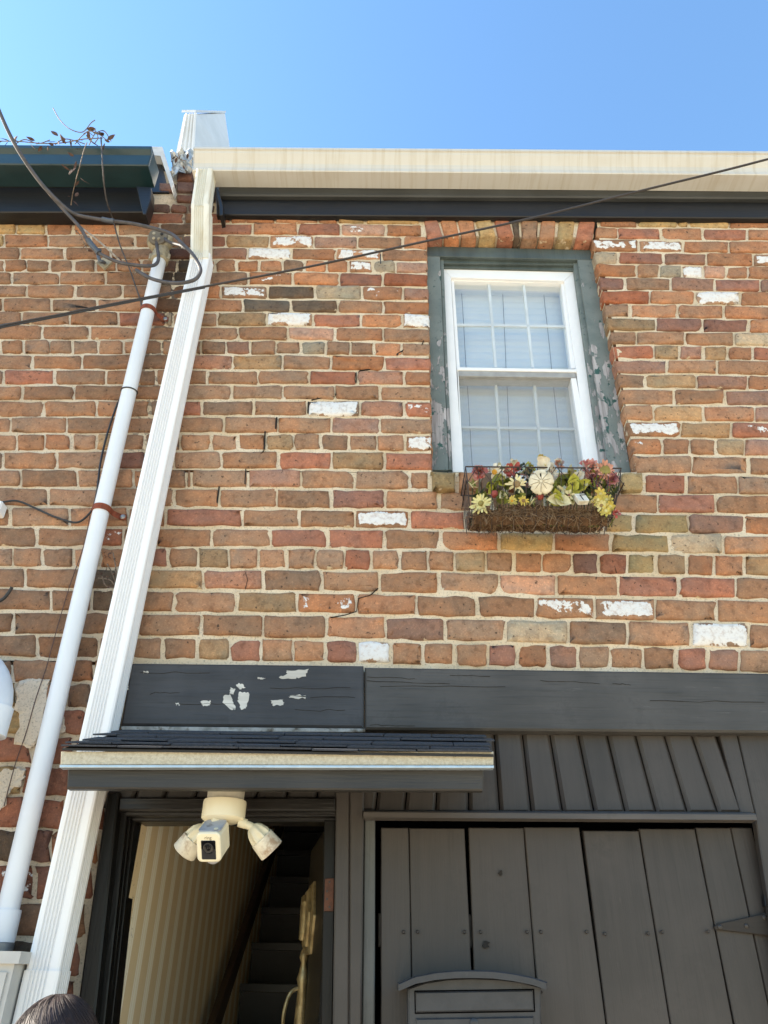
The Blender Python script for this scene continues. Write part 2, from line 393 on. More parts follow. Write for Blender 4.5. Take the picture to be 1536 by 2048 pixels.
MAIN = """1 413 r 461 o 551 o 636 o 676 y 730 y 839
2 400 r 505 o 595 r 681 s 772 o 844
3 400 m 452 t 540 x 627 s 715 b 806 o 850
4 400 p 495 w 582 o 672 x 764 o 850
5 387 o 429 o 473 o 518 o 565 b 609 o 653 o 697 x 745 g 791 s 850
6 413 b 496 o 586 o 678 r 766 O 850
7 400 o 442 x 536 k 630 g 723 o 807 p 851
8 400 o 486 k 582 k 676 b 767 o 851
9 393 b 434 t 533 w 626 r 722 o 806 w 851
10 387 b 476 b 575 s 670 o 766 b 851
11 390 b 402 b 452 p 500 b 552 b 602 g 652 b 701 b 748 o 803 b 857
12 380 p 466 t 565 b 662 o 769 r 857
13 367 b 415 b 515 b 618 r 715 p 809 o 858
14 360 b 463 b 566 b 669 b 760 b 859
15 360 r 404 b 507 b 615 w 720 p 810 r 859
16 354 b 448 b 556 b 663 p 760 b 860
17 360 b 422 b 476 b 532 t 587 b 643 b 698 b 754 o 809 x 861
18 347 b 442 b 557 r 663 t 770 r 860
19 373 b 382 b 496 p 603 b 710 b 820 b 859
20 347 b 437 b 552 b 662 m 769 b 878 b 985 b 1090 b 1200 b 1318 r 1432 b 1542
21 331 r 484 b 598 b 710 x 819 r 931 b 1040 b 1150 b 1209 n 1268 n 1378 p 1490 o 1579
22 311 b 424 b 540 r 656 r 769 b 882 o 999 Y 1109 o 1223 n 1339 g 1448 b 1553
23 295 m 336 b 396 t 456 b 516 b 574 b 632 b 689 r 743 b 799 b 857 b 910 t 973 b 1029 o 1085 o 1145 m 1198 r 1255 n 1314 t 1374 o 1430 o 1489 t 1547
24 289 t 405 p 526 b 643 b 759 b 877 b 999 s 1115 o 1237 r 1358 r 1473 b 1553
25 279 b 348 b 473 t 594 o 713 o 834 b 955 b 1073 x 1189 x 1311 b 1435 b 1553
26 276 b 401 b 525 b 652 o 772 p 890 b 1012 g 1137 b 1256 b 1382 w 1498 b 1579
27 259 b 324 b 394 t 459 r 521 b 587 b 652 m 716 w 781 b 847 b 910 b 976 r 1036 o 1096 p 1157 b 1221 b 1287 b 1353 r 1417 p 1481 b 1547
1 1198 o 1275 y 1355 y 1377 y 1459 o 1553
2 1190 o 1236 r 1321 o 1406 r 1495 o 1579
3 1191 x 1278 x 1368 o 1459 o 1547
4 1194 g 1238 r 1327 p 1413 o 1507 x 1579
5 1200 o 1274 b 1320 g 1365 w 1407 s 1452 o 1497 o 1553
6 1206 m 1251 b 1342 p 1430 r 1521 p 1563
7 1210 O 1300 o 1391 w 1482 o 1553
8 1214 b 1261 o 1356 o 1448 o 1553
9 1219 t 1313 m 1407 m 1499 o 1579
10 1224 b 1273 b 1370 b 1469 g 1563
11 1229 r 1308 t 1359 p 1407 t 1456 o 1506 r 1553
12 1234 p 1335 b 1435 b 1542
13 1240 b 1292 t 1394 p 1495 o 1579
14 1245 b 1350 b 1451 p 1553
15 1251 b 1307 t 1408 o 1510 p 1579
16 1257 x 1363 t 1465 r 1553
17 1264 o 1325 o 1381 b 1432 t 1489 p 1547
18 1270 b 1385 b 1499 b 1579
19 1291 r 1373 b 1477 b 1579"""
CODE = {'b': (177, 130, 98), 'o': (190, 130, 93), 'r': (178, 116, 90), 'O': (186, 110, 76), 'p': (174, 126, 102), 'm': (156, 106, 86),
        'k': (116, 94, 76), 't': (184, 144, 106), 'g': (192, 164, 134), 's': (198, 150, 124), 'y': (200, 160, 110), 'n': (170, 140, 98),
        'w': (182, 140, 110), 'x': (184, 133, 99), 'Y': (194, 154, 100)}
PAINT = {'w': .60, 'x': .38}
def bcol(c, R):
    r, g, b = CODE[c]; k = R.uniform(.9, 1.1); q = R.uniform(-5, 5)
    a = A(r*k+q, g*k, b*k-q*.6, .86)
    return (a[0]*.9, a[1]*1.05, a[2]*1.18, PAINT.get(c, R.choice([0]*9+[.2]) if c in 'ors' else 0.0))
def brick_shape(mb, q, R, depth=.045, yf=0.0, hj=.005, vj=.0062, ins=(1, 1, 1, 1), wob=1.0):
    """q: world corners tl,tr,br,bl of the joint-centre cell; irregular worn outline with a rounded arris"""
    tl, tr, br, bl = q
    u = ((tr-tl).length+(br-bl).length)/2; h = ((tl-bl).length+(tr-br).length)/2
    hl, hr = hj*ins[0]*R.uniform(.6, 1.5)/u, hj*ins[2]*R.uniform(.6, 1.5)/u; vt, vb = vj*ins[1]*R.uniform(.7, 1.35)/h, vj*ins[3]*R.uniform(.7, 1.35)/h
    def P(a, b, y):
        t = tl+(tr-tl)*a; d = bl+(br-bl)*a; p = d+(t-d)*b; return V((p.x, y, p.z))
    rc = R.uniform(.004, .009); pts = []
    nx = 3 if u > .13 else 2
    x0, x1, z0, z1 = hl, 1-hr, vb, 1-vt
    cor = [R.uniform(.5, 1.3)*rc for _ in range(4)]
    if R.random() < .1: cor[R.randrange(4)] = R.uniform(.018, .03)
    def J(s=.0019): return R.gauss(0, s*wob)
    seq = []
    cu, cv = [c/u for c in cor], [c/h for c in cor]
    seq += [(x0+cu[0], z1), ]+[(x0+cu[0]+(x1-cu[1]-x0-cu[0])*(i+1)/(nx+1), z1) for i in range(nx)]+[(x1-cu[1], z1), (x1-cu[1]*.3, z1-cv[1]*.3), (x1, z1-cv[1]), (x1, (z0+z1)/2)]
    seq += [(x1, z0+cv[2]), (x1-cu[2]*.3, z0+cv[2]*.3), (x1-cu[2], z0)]+[(x1-cu[2]+(x0+cu[3]-x1+cu[2])*(i+1)/(nx+1), z0) for i in range(nx)]+[(x0+cu[3], z0), (x0+cu[3]*.3, z0+cv[3]*.3), (x0, z0+cv[3]), (x0, (z0+z1)/2), (x0, z1-cv[0]), (x0+cu[0]*.3, z1-cv[0]*.3)]
    out = [(a+J()/u, b+J()/h) for a, b in seq]; n = len(out)
    ca, cb = (x0+x1)/2, (z0+z1)/2
    tx, tz = R.gauss(0, .0022), R.gauss(0, .0022); fy = yf+R.uniform(-.0028, .0022)
    vs = []
    for a, b in out:
        vs.append(P(a, b, yf+depth))
    for a, b in out: vs.append(P(a, b, fy+.0062+tx*(a-ca)))
    for a, b in out:
        e = .0042; aa = a+(ca-a)*min(.5, e/(abs(ca-a)*u+1e-5)) if abs(a-ca) > .3*(x1-x0) else a; bb = b+(cb-b)*min(.5, e/(abs(cb-b)*h+1e-5))
        vs.append(P(aa, bb, fy+tx*(a-ca)*2+tz*(b-cb)*2+abs(R.gauss(0, .0006))))
    for a, b in out:
        vs.append(P(a+(ca-a)*.22 if abs(a-ca) > .3*(x1-x0) else a, b+(cb-b)*.45, fy-.0012+tx*(a-ca)*2+R.gauss(0, .0005)))
    fs = [tuple(3*n+i for i in range(n))]
    for k in range(3):
        for i in range(n): j = (i+1) % n; fs.append((k*n+i, k*n+j, (k+1)*n+j, (k+1)*n+i))
    mb.add(vs, fs, True)
def rows(txt):
    out = []
    for l in txt.strip().split('\n'):
        t = l.split(); k = int(t[0]); out.append((k, int(t[1]), [(t[i], int(t[i+1])) for i in range(2, len(t)-1, 2)]))
    return out
def mortar_sheet(mb, px0, px1, py0, py1, nx, ny, y=.0075, amp=.0026):
    vs, fs = [], []
    for j in range(ny+1):
        for i in range(nx+1):
            xa = px0[0]+(px1[0]-px0[0])*i/nx; xb = px0[1]+(px1[1]-px0[1])*i/nx; v = j/ny
            x = xa+(xb-xa)*v; yy = py0+(py1-py0)*v+.012*(x-768)*v
            p = W(x, yy, y); p.y += (noise.noise(p*17)*.7+noise.noise(p*55)*.5)*amp*1.4; vs.append(p)
    for j in range(ny):
        for i in range(nx): a = j*(nx+1)+i; fs.append((a, a+1, a+nx+2, a+nx+1))
    mb.add(vs, fs, True)
# ------------------------------------------------------------------ neighbour house (left)
NB = thing('brick_house', 'brown brick house left of the white downspout, under the green gutter', 'house', (-1.6, 0, 0), 'brick houses')
mb = MB(); mortar_sheet(mb, (-60, -110), (396, 200), 405, 1330, 60, 130)
mortar_sheet(mb, (-110, -160), (262, 150), 1330, 2150, 40, 60)
NW = mk('brick_wall', mb, MORTL, NB)
R = random.Random(3)
for k, x0, cells in rows(LEFT):
    xa = x0
    for c, xb in cells:
        if xb > -25:
            mb = MB(); cq = [W(xa, ybnd(k-1, xa)), W(xb, ybnd(k-1, xb)), W(xb, ybnd(k, xb)), W(xa, ybnd(k, xa))]
            brick_shape(mb, cq, R, wob=1.0 if k < 28 else 1.5)
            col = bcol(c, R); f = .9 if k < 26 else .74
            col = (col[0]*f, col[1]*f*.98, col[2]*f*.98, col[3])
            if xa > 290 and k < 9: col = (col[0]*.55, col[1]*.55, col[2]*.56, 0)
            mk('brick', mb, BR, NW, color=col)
        xa = xb
# patches of old lime render
REND = mortar_mat('flaking_lime_render', A(236, 224, 206), A(222, 206, 184))
def jag(pts, R, amp=3.0, sub=4):
    out = []
    for i in range(len(pts)):
        a, b = pts[i], pts[(i+1) % len(pts)]
        for k in range(sub):
            t = k/sub; out.append((a[0]+(b[0]-a[0])*t+R.uniform(-amp, amp), a[1]+(b[1]-a[1])*t+R.uniform(-amp, amp)))
    return out
for poly in ([(34, 1368), (62, 1354), (100, 1352), (92, 1420), (74, 1486), (60, 1496), (26, 1492), (40, 1440), (30, 1420)],
             [(0, 1540), (24, 1532), (52, 1540), (46, 1570), (20, 1580), (10, 1610), (-20, 1640), (-20, 1560)],
             [(120, 1440), (128, 1428), (133, 1466), (115, 1470)]):
    mb = MB(); q = jag(poly, R, 3.5, 4)
    c = (sum(p[0] for p in q)/len(q), sum(p[1] for p in q)/len(q))
    ring = [W(x, y, -.0005) for x, y in q]; inn = [W(c[0]+(x-c[0])*.9, c[1]+(y-c[1])*.9, -.0065+R.uniform(-.0015, .0015)) for x, y in q]
    n = len(q); mid = W(c[0], c[1], -.008)
    mb.add(ring+inn+[mid], [(i, (i+1) % n, n+(i+1) % n, n+i) for i in range(n)]+[(n+i, n+(i+1) % n, 2*n) for i in range(n)])
    mk('render_patch', mb, REND, NB)
# black eave boards of the neighbour
EZ = W(100, 425, -.06).z
mb = MB(); mb.prism([W(-90, 374, -.07), W(276, 376, -.07), W(291, 424, -.07), W(-90, 424, -.07)], .0, .004); mk('frieze_board', mb, FRIEZE, NB)
mb = MB(); mb.prism([W(272, 372, -.135), W(302, 374, -.135), W(301, 398, -.135), W(291, 428, -.135), W(286, 428, -.135)], -.072, .003); mk('eave_bracket', mb, FRIEZE, NB)
mb = MB(); a = W(306, 310, -.04); b = W(345, 372, -.04)
RAKE = m_plain('white_rake_paint', A(225, 226, 226), sc=20, rough=.5)
mb.prism([W(293, 292, -.05), W(325, 293, -.05), W(348, 368, -.05), W(344, 378, -.05), W(322, 311, -.05), W(299, 309, -.05)], .9, .003); mk('rake_board', mb, RAKE, NB)
mb = MB(); mb.prism([W(296, 310, .0), W(319, 310, .0), W(338, 384, .0), W(300, 384, .0)], .8); mk('eave_soffit', mb, FRIEZE, NB)
mb = MB(); z = W(300, 345, 0).z; mb.add([(-4.5, .02, z), (-.96, .02, z), (-.96, 5, z+1.6), (-4.5, 5, z+1.6)], [(0, 1, 2, 3)]); mb.add([(-4.5, .02, z-.05), (-.96, .02, z-.05), (-.96, 5, z+1.5), (-4.5, 5, z+1.5)], [(3, 2, 1, 0)])
mk('roof', mb, m_plain('dark_roof_felt', A(70, 70, 72), rough=.9), NB)
# ------------------------------------------------------------------ main house
H = thing('brick_house', 'brick house with a white sash window above a dark beam and plank garage door', 'house', (.4, 0, 0), 'brick houses')
mb = MB()
WLX = lambda y: 854.5+(y-495)*.0275
WRX = lambda y: 1187+(y-497)*.1905
mortar_sheet(mb, (388, 232), (851, 863), 405, 945, 50, 100)
mortar_sheet(mb, (1187, 1273), (1660, 1660), 405, 945, 50, 100)
mortar_sheet(mb, (851, 851), (1187, 1187), 405, 470, 40, 14)
mortar_sheet(mb, (300, 215), (1660, 1660), 945, 1345, 130, 70)
# mortar returns in the window opening
for fx, s in ((WLX, 1), (WRX, -1)):
    pts = [(fx(y), y) for y in range(474, 962, 12)]
    vs = [W(x, y, .004) for x, y in pts]; vs = [v+V((s*-.004, 0, 0)) for v in vs]; n = len(vs)
    mb.add(vs+[v+V((0, .14, 0)) for v in vs], [(i, i+1, n+i+1, n+i) for i in range(n-1)])
HW = mk('brick_wall', mb, MORT, H)
R = random.Random(11)
for k, x0, cells in rows(MAIN):
    xa = x0
    for ci, (c, xb) in enumerate(cells):
        dep, ins = .045, (1, 1, 1, 1)
        if 3 <= k <= 18 and x0 < 800 and ci == len(cells)-1: dep, ins = .13, (1, 1, .2, 1)
        if 3 <= k <= 18 and x0 > 800 and ci == 0: dep, ins = .13, (.2, 1, 1, 1)
        mb = MB(); cq = [W(xa, ybnd(k-1, xa)), W(xb, ybnd(k-1, xb)), W(xb, ybnd(k, xb)), W(xa, ybnd(k, xa))]
        if ins != (1, 1, 1, 1):
            fx = WLX if x0 < 800 else WRX
            if x0 < 800: cq[1] = W(fx(ybnd(k-1, xb)), ybnd(k-1, xb)); cq[2] = W(fx(ybnd(k, xb)), ybnd(k, xb))
            else: cq[0] = W(fx(ybnd(k-1, xa)), ybnd(k-1, xa)); cq[3] = W(fx(ybnd(k, xa)), ybnd(k, xa))
        if c == 'k' and xb-xa < 30: xa = xb; continue
        brick_shape(mb, cq, R, dep, ins=ins)
        mk('brick', mb, BR, HW, color=bcol(c, R))
        xa = xb
# flat arch over the window: fanned bricks on end, their soffits showing
mb = MB(); mb.add([W(851, 471, .004), W(1187, 475, .004), W(1187, 475, .004)+V((0, .12, 0)), W(851, 471, .004)+V((0, .12, 0))], [(0, 1, 2, 3)])
BA = mk('brick_arch', mb, MORT, H)
top = [842, 868, 906, 940, 976, 1012, 1040, 1080, 1118, 1160, 1200]; bot = [851, 888, 922, 957, 994, 1028, 1042, 1076, 1112, 1148, 1186]
cols = 'rooyrkboyr'
for i in range(10):
    cam_ = 3*sin(pi*(i+.5)/10)
    q = [W(top[i], 405), W(top[i+1], 405), W(bot[i+1], 477-cam_+i*.5), W(bot[i], 477-cam_+i*.5)]
    mb = MB(); brick_shape(mb, q, R, .11, -.001, vj=.002, hj=.006); mk('brick', mb, BR, BA, color=bcol(cols[i], R))
# sill of bricks laid flat, projecting a little
mb = MB(); mb.slab([(861, 946), (1292, 948), (1292, 966), (861, 964)], .004, .14); SI = mk('window_sill', mb, MORT, H)
js = [859, 914, 962, 1012, 1062, 1112, 1162, 1212, 1240, 1291]
for i in range(9):
    a, b = js[i], js[i+1]
    mb = MB(); q = [W(a, 938+a*.004, -.022), W(b, 938+b*.004, -.022), W(b, 975+.004*b, -.022), W(a, 975+.004*a, -.022)]
    brick_shape(mb, q, R, .15, -.022, hj=.008, vj=.003); mk('brick', mb, BR, SI, color=bcol('nbkrbbbbn'[i], R))
# stepped settlement crack: dark strips painting the shade inside the parted mortar
CRK = m_plain('crack_shade', (.02, .015, .012, 1), rough=1)
def crack(parent, pts, wd, y=.0015):
    mb = MB()
    P = [W(x+RND.uniform(-.8, .8), yy+RND.uniform(-.8, .8), y) for x, yy in pts]
    for i in range(len(P)-1):
        a, b = P[i], P[i+1]; d = (b-a).normalized(); nn = V((-d.z, 0, d.x))
        w0 = wd*RND.uniform(.5, 1.1); w1 = wd*RND.uniform(.5, 1.1)
        mb.add([a-nn*w0, b-nn*w1, b+nn*w1, a+nn*w0, a-nn*w0+V((0, .006, 0)), b-nn*w1+V((0, .006, 0)), b+nn*w1+V((0, .006, 0)), a+nn*w0+V((0, .006, 0))],
               [(0, 1, 2, 3), (0, 1, 5, 4), (3, 2, 6, 7)])
    mk('crack', mb, CRK, parent)
for pts, wd in (([(848, 680), (842, 694), (812, 697), (797, 706), (794, 710)], .003), ([(763, 717), (761, 735)], .0028), ([(760, 736), (720, 740), (717, 744)], .0016), ([(713, 745), (712, 765)], .003),
                ([(675, 775), (671, 790)], .004), ([(669, 792), (640, 796), (622, 800)], .0016), ([(618, 803), (615, 826)], .0035), ([(553, 834), (551, 858)], .003), ([(530, 862), (529, 898)], .0026),
                ([(528, 899), (505, 928), (496, 934)], .0012), ([(492, 938), (490, 968)], .003), ([(438, 972), (433, 1005)], .0032), ([(376, 1018), (371, 1036), (378, 1052)], .0014),
                ([(757, 1176), (740, 1190), (716, 1196), (713, 1222), (690, 1230), (660, 1234)], .0011), ([(490, 1143), (496, 1160), (491, 1178)], .001), ([(728, 990), (734, 1000), (735, 1012)], .001),
                ([(1218, 1117), (1228, 1130), (1234, 1144)], .0012)):
    crack(HW, pts, wd, -.0035 if wd <= .0012 else .0012)
# black frieze, bed moulding, and a small end bracket under the cream gutter
mb = MB(); mb.slab([(432, 388), (1700, 396), (1700, 437), (433, 429)], -.03, .0, .004); mk('frieze_board', mb, FRIEZE, H)
mb = MB(); mb.slab([(436, 366), (1700, 374), (1700, 397), (437, 390)], -.0545, .0, .006); mk('bed_moulding', mb, m_wood('dark_bed_moulding', A(66, 68, 68, .8), A(50, 52, 52, .8), 0), H)
mb = MB(); mb.slab([(431, 378), (437, 378), (446, 412), (446, 429), (439, 431), (438, 412)], -.10, -.031, .002); mk('eave_bracket', mb, FRIEZE, H)
mb = MB(); z = W(900, 372, 0).z; 
mb.add([(-.86, .06, z), (4.5, .06, z), (4.5, 5, z+1.5), (-.86, 5, z+1.5)], [(0, 1, 2, 3)]); mb.add([(-.86, .06, z-.06), (4.5, .06, z-.06), (4.5, 5, z+1.4), (-.86, 5, z+1.4)], [(3, 2, 1, 0)])
mk('roof', mb, m_plain('dark_roof_felt_main', A(74, 72, 70), rough=.9), H)
# solid sides so no light leaks in from behind
mb = MB(); mb.box((-7, .035, -.02), (-.92, 5, 4.75)); mk('house_body', mb, brick_tex_mat(), NB)
mb = MB(); mb.box((2.35, .035, 2.98), (6, 5, 4.75)); mb.box((2.35, .035, -.02), (6, 5, 2.97)); mk('house_body', mb, brick_tex_mat(), H)
# ------------------------------------------------------------------ sash window
PEEL = peel_mat('peeling_green_paint'); VIN = m_plain('white_vinyl', A(246, 247, 248, .95), A(240, 242, 244, .95), 14, .35, .03)
REV = m_wood('green_reveal_paint', A(84, 95, 94), A(66, 77, 76), 2, .5, .4)
mb = MB(); F = .05
mb.slab([(851, 492), (1184.5, 500), (1184.5+4, 520), (851.6, 512)], F, F+.12, .002)
WN = mk('window', mb, REV, H)
def q4(name, mat, pts, yf, yb, bev=.0015, parent=None):
    mb = MB(); mb.slab(pts, yf, yb, bev); return mk(name, mb, mat, parent or WN)
q4('jamb_casing', PEEL, [(851.6, 512.3), (880, 513), (897, 940), (863, 940)], F, F+.13)
q4('jamb_casing', PEEL, [(1155, 519.3), (1188.4, 520.3), (1262, 945), (1218, 944)], F, F+.13)
q4('jamb_stop', PEEL, [(880.4, 515), (887, 516), (904, 940), (897.4, 940)], F+.018, F+.13)
q4('jamb_stop', PEEL, [(1146, 519), (1154.6, 519.4), (1217.6, 944), (1204, 944)], F+.018, F+.13)
q4('head_stop', REV, [(880.5, 514), (1154.5, 520), (1152, 530), (884, 526)], F+.02, F+.13)
q4('head_stop', REV, [(884, 526.3), (1150, 530.3), (1148, 541), (886, 535)], F+.035, F+.13)
YV = F+.045
q4('window_frame', VIN, [(886, 534.5), (1150, 541.7), (1128.3, 561.7), (902, 555)], YV, YV+.08)
q4('window_frame', VIN, [(886, 534.6), (901.8, 555), (925, 944), (905, 944)], YV, YV+.08)
q4('window_frame', VIN, [(1150.2, 542), (1209, 944), (1180, 944), (1128.4, 562)], YV, YV+.08)
YU = YV+.014
q4('sash', VIN, [(902, 555.2), (1127.6, 561.6), (1122, 566.6), (908, 562)], YU, YU+.05)
q4('sash', VIN, [(902.2, 555.4), (908, 562.2), (920, 736), (913, 736)], YU, YU+.05)
q4('sash', VIN, [(1127.6, 561.8), (1122, 566.8), (1142, 736), (1151, 736)], YU, YU+.05)
q4('meeting_rail', VIN, [(914, 734), (1153, 738.5), (1154, 744), (914, 740)], YV-.002, YU+.05)
SILV = m_plain('pale_screen_frame', A(176, 176, 174), sc=30, rough=.45)
q4('screen_frame', SILV, [(917, 740.4), (1151, 744.2), (1152, 755.5), (917.6, 752)], YV+.002, YU+.05)
q4('screen_frame', VIN, [(915, 740.4), (916.8, 740.4), (927.5, 946), (923, 946)], YV+.003, YU+.05)
q4('screen_frame', VIN, [(1142, 756), (1152.5, 756), (1187, 946), (1170, 946)], YV+.003, YU+.05)
GL = glass_mat()
q4('pane', GL, [(908, 562.2), (1122, 566.8), (1142, 735), (920, 735)], YU+.02, YU+.024, 0)
q4('pane', GL, [(917.8, 752.2), (1142, 756), (1171, 946), (927.6, 946)], YU+.05, YU+.054, 0)
SC = screen_mat(); q4('insect_screen', SC, [(917.8, 752.2), (1142, 756), (1171, 946), (927.6, 946)], YU+.004, YU+.0055, 0)
MUN = m_plain('pale_grid_bar', A(226, 236, 242, .85), sc=10, rough=.4)
YG = YU+.032
for a in ([(975, 563), (980, 563), (994, 735), (989, 735)], [(1044.5, 564.5), (1049.5, 564.5), (1068, 735), (1063, 735)], [(913, 647), (1131, 650.5), (1131.6, 654.5), (913.4, 651)]): q4('muntin', MUN, a, YU+.013, YU+.019, 0)
YH = YU+.066
for a in ([(988, 750), (993, 750), (1006, 946), (1001, 946)], [(1065, 752), (1070, 752), (1087, 946), (1082, 946)], [(922, 852), (1156, 856), (1157, 860), (922.6, 856)]): q4('muntin', MUN, a, YU+.040, YU+.048, 0)
# cellular blind behind the glass: horizontal pleats, one piece, with pull cords
BL = m_plain('white_blind_fabric', A(240, 243, 243, .95), A(232, 238, 240, .95), 6, .8, .05); yb_ = YU+.085
p0 = W(885, 548, yb_); p1 = W(1160, 548, yb_); zt = p0.z; zb = W(1000, 965, yb_).z
mb = MB(); m_ = 60; vs = []; fs = []
for i in range(m_+1):
    z = zt-(zt-zb)*i/m_; yy = yb_+(.004 if i % 2 else 0)
    vs += [V((p0.x-.05, yy, z)), V((p1.x+.15, yy, z))]
for i in range(m_): fs.append((2*i, 2*i+1, 2*i+3, 2*i+2))
mb.add(vs, fs); mk('blind', mb, BL, WN)
mb = MB(); mb.slab([(890, 560), (1165, 566), (1165, 584), (890, 578)], yb_-.03, yb_+.03, .003); mk('blind_headrail', mb, BL, WN)
CORD = m_plain('grey_cord', A(96, 100, 100), rough=.9)
for xa, xb in ((923, 945), (1005, 1022), (1087, 1125)):
    mb = MB(); mb.tube([W(xa+(xb-xa)*t/12+RND.uniform(-.4, .4), 585+(940-585)*t/12, yb_-.006) for t in range(13)], .0011, 4); mk('blind_cord', mb, CORD, WN)
mb = MB(); mb.box((p0.x-.25, yb_+.05, zb-.3), (p1.x+.3, yb_+.06, zt+.3)); mk('room_backing', mb, m_plain('dim_room', A(120, 120, 115), rough=1), WN)
# ------------------------------------------------------------------ timber beam with peeling chips
CHIP = m_wood('bare_weathered_wood', A(226, 222, 212), A(190, 184, 172), 0, .8, .6)
mb = MB(); mb.slab([(262, 1326), (727, 1331), (727, 1455), (242, 1450)], -.042, .02, .006); TB = mk('timber_beam', mb, DKWOOD, H, label='dark painted timber with flaking white chips above the small canopy')
R = random.Random(5)
for poly in ([(572, 1340), (616, 1339), (612, 1354), (590, 1356), (556, 1356), (574, 1349)], [(471, 1369), (485, 1366), (490, 1374), (478, 1378)], [(476, 1384), (498, 1384), (495, 1412), (482, 1420), (476, 1402)], [(449, 1390), (462, 1388), (466, 1404), (472, 1418), (462, 1420), (446, 1404)], [(462, 1376), (472, 1378), (466, 1388), (458, 1388)],
             [(400, 1402), (420, 1401), (420, 1411), (404, 1411)], [(540, 1402), (566, 1399), (568, 1409), (548, 1411)], [(579, 1391), (611, 1390), (610, 1396), (580, 1397)], [(517, 1355), (531, 1355), (530, 1358), (517, 1358)], [(286, 1343), (297, 1343), (296, 1346), (287, 1346)], [(352, 1407), (359, 1406), (359, 1410), (353, 1410)], [(251, 1372), (257, 1372), (255, 1382), (250, 1382)]):
    mb = MB(); mb.prism([W(x, y, -.0428) for x, y in jag(poly, R, 2.0, 5)], -.040); mk('paint_chip', mb, CHIP, TB)
for x0, x1, y0 in ((280, 420, 1345), (540, 700, 1376), (360, 470, 1408), (590, 690, 1420), (300, 360, 1386), (620, 710, 1395)):
    pts = [(x0+(x1-x0)*t/6, y0+RND.uniform(-2, 2)) for t in range(7)]; crack(TB, pts, .0006, -.0430)
mb = MB(); mb.slab([(729, 1334), (1700, 1349), (1700, 1466), (729, 1458)], -.036, .02, .006); TB2 = mk('timber_beam', mb, m_wood('slate_painted_timber', A(82, 80, 78, .8), A(70, 69, 67, .8), 0, .5, .6, spec=.32), H, label='long dark grey timber beam over the garage door')
for x0, x1, y0, s in ((735, 830, 1354, 6), (732, 900, 1362, 9), (900, 980, 1350, 4), (1080, 1200, 1362, 7), (1225, 1262, 1367, 4), (760, 1010, 1372, 3), (1300, 1530, 1402, 3), (740, 830, 1450, 3)):
    pts = [(x0+(x1-x0)*t/7, y0+s*(t/7)*.6+RND.uniform(-1, 1)) for t in range(8)]; crack(TB2, pts, .0009, -.0368)
# ------------------------------------------------------------------ vertical V-joint boards under the beam
mb = MB(); mb.slab([(150, 1452), (1700, 1470), (1700, 1631), (150, 1618)], .03, .035)
BP = mk('board_panel', mb, NIGHT, H)
xt = [205+57*0]; tops = [250, 310, 369, 426, 483, 540, 597, 654, 711, 768, 825, 881, 937, 989.6, 1046.7, 1102, 1159, 1217.7, 1274.8, 1333, 1388.8, 1437]
bots = [205, 266, 326, 388, 449, 510, 571, 632, 693, 753, 812, 873, 938, 999, 1061, 1123, 1185, 1247, 1308, 1370, 1430, 1480]
for i in range(len(tops)-1):
    g = 1.3
    def xx(arr, k, y0, y1, y): return tops[k]+(bots[k]-tops[k])*(y-1468)/(1600-1468)
    yt, yb2 = 1455, 1626 if i > 8 else 1622
    q = [(xx(0, i, 0, 0, yt)+g, yt+i*.6), (xx(0, i+1, 0, 0, yt)-g, yt+i*.6), (xx(0, i+1, 0, 0, yb2)-g, yb2), (xx(0, i, 0, 0, yb2)+g, yb2)]
    mb = MB(); mb.slab(q, .006+RND.uniform(-.001, .001), .029, .009); mk('board', mb, DKTAUPE, BP)
q4('trim_board', DKTAUPE, [(1439, 1468), (1474, 1469), (1510, 1626), (1482, 1626)], .001, .03, .003, H)
q4('trim_board', DKTAUPE, [(1476, 1469), (1720, 1473), (1800, 2120), (1588, 2120), (1512, 1645), (1511, 1626)], .004, .03, .003, H)
# drip cap over the garage door
CAPW = m_wood('drip_cap_paint', A(86, 80, 76, .8), A(72, 68, 64, .8), 0, .45, .5)
mb = MB(); a = W(727, 1622, -.03); b = W(1510, 1627, -.03)
mb.extrude([V((0, 0, .0)), V((0, -.004, -.004)), V((0, -.004, -.018)), V((0, .032, -.020)), V((0, .034, .010))], a, b); mk('drip_cap', mb, CAPW, H)
# ------------------------------------------------------------------ plank garage door
mb = MB(); mb.slab([(742, 1622), (1600, 1630), (1600, 2140), (742, 2140)], .16, .17)  # near-black sheet painting the darkness behind the planks
GD = mk('garage_door', mb, NIGHT, H, label='dark taupe double plank door with uneven gaps')
PLK = [((761.5, 816.8), (761.5, 823.5), 1655), ((818, 929), (825, 948), 1656), ((937, 1047.5), (952.5, 1079.5), 1655), ((1048.7, 1158), (1081, 1211.5), 1654), ((1166, 1277), (1214, 1340), 1661), ((1278.6, 1389.5), (1342.5, 1467), 1657), ((1391.5, 1460.5), (1470, 1545), 1655), ((1461.5, 1503.5), (1546.2, 1600), 1655)]
for i, ((a, b), (c, d), y0) in enumerate(PLK):
    k = 1.16; c2, d2 = a+(c-a)*k, b+(d-b)*k
    n = 7; L_ = [(a+(c2-a)*t/n+RND.uniform(-.35, .35), y0+(2111-y0)*t/n) for t in range(n+1)]; R_ = [(b+(d2-b)*t/n+RND.uniform(-.35, .35), y0+(2111-y0)*t/n+.5) for t in range(n+1)]
    y = .045+RND.uniform(-.004, .004); mb = MB()
    mb.slab([L_[0], R_[0]]+R_[1:]+L_[:0:-1], y, y+.03, .0025); mk('plank', mb, DKTAUPE, GD)
mb = MB(); mb.slab([(756, 1826), (1600, 1835), (1600, 1905), (756, 1893)], .081, .105, .003); mk('ledge_rail', mb, DKTAUPEX, GD)
SCREW = m_plain('painted_screw', A(66, 60, 56, .7), rough=.4)
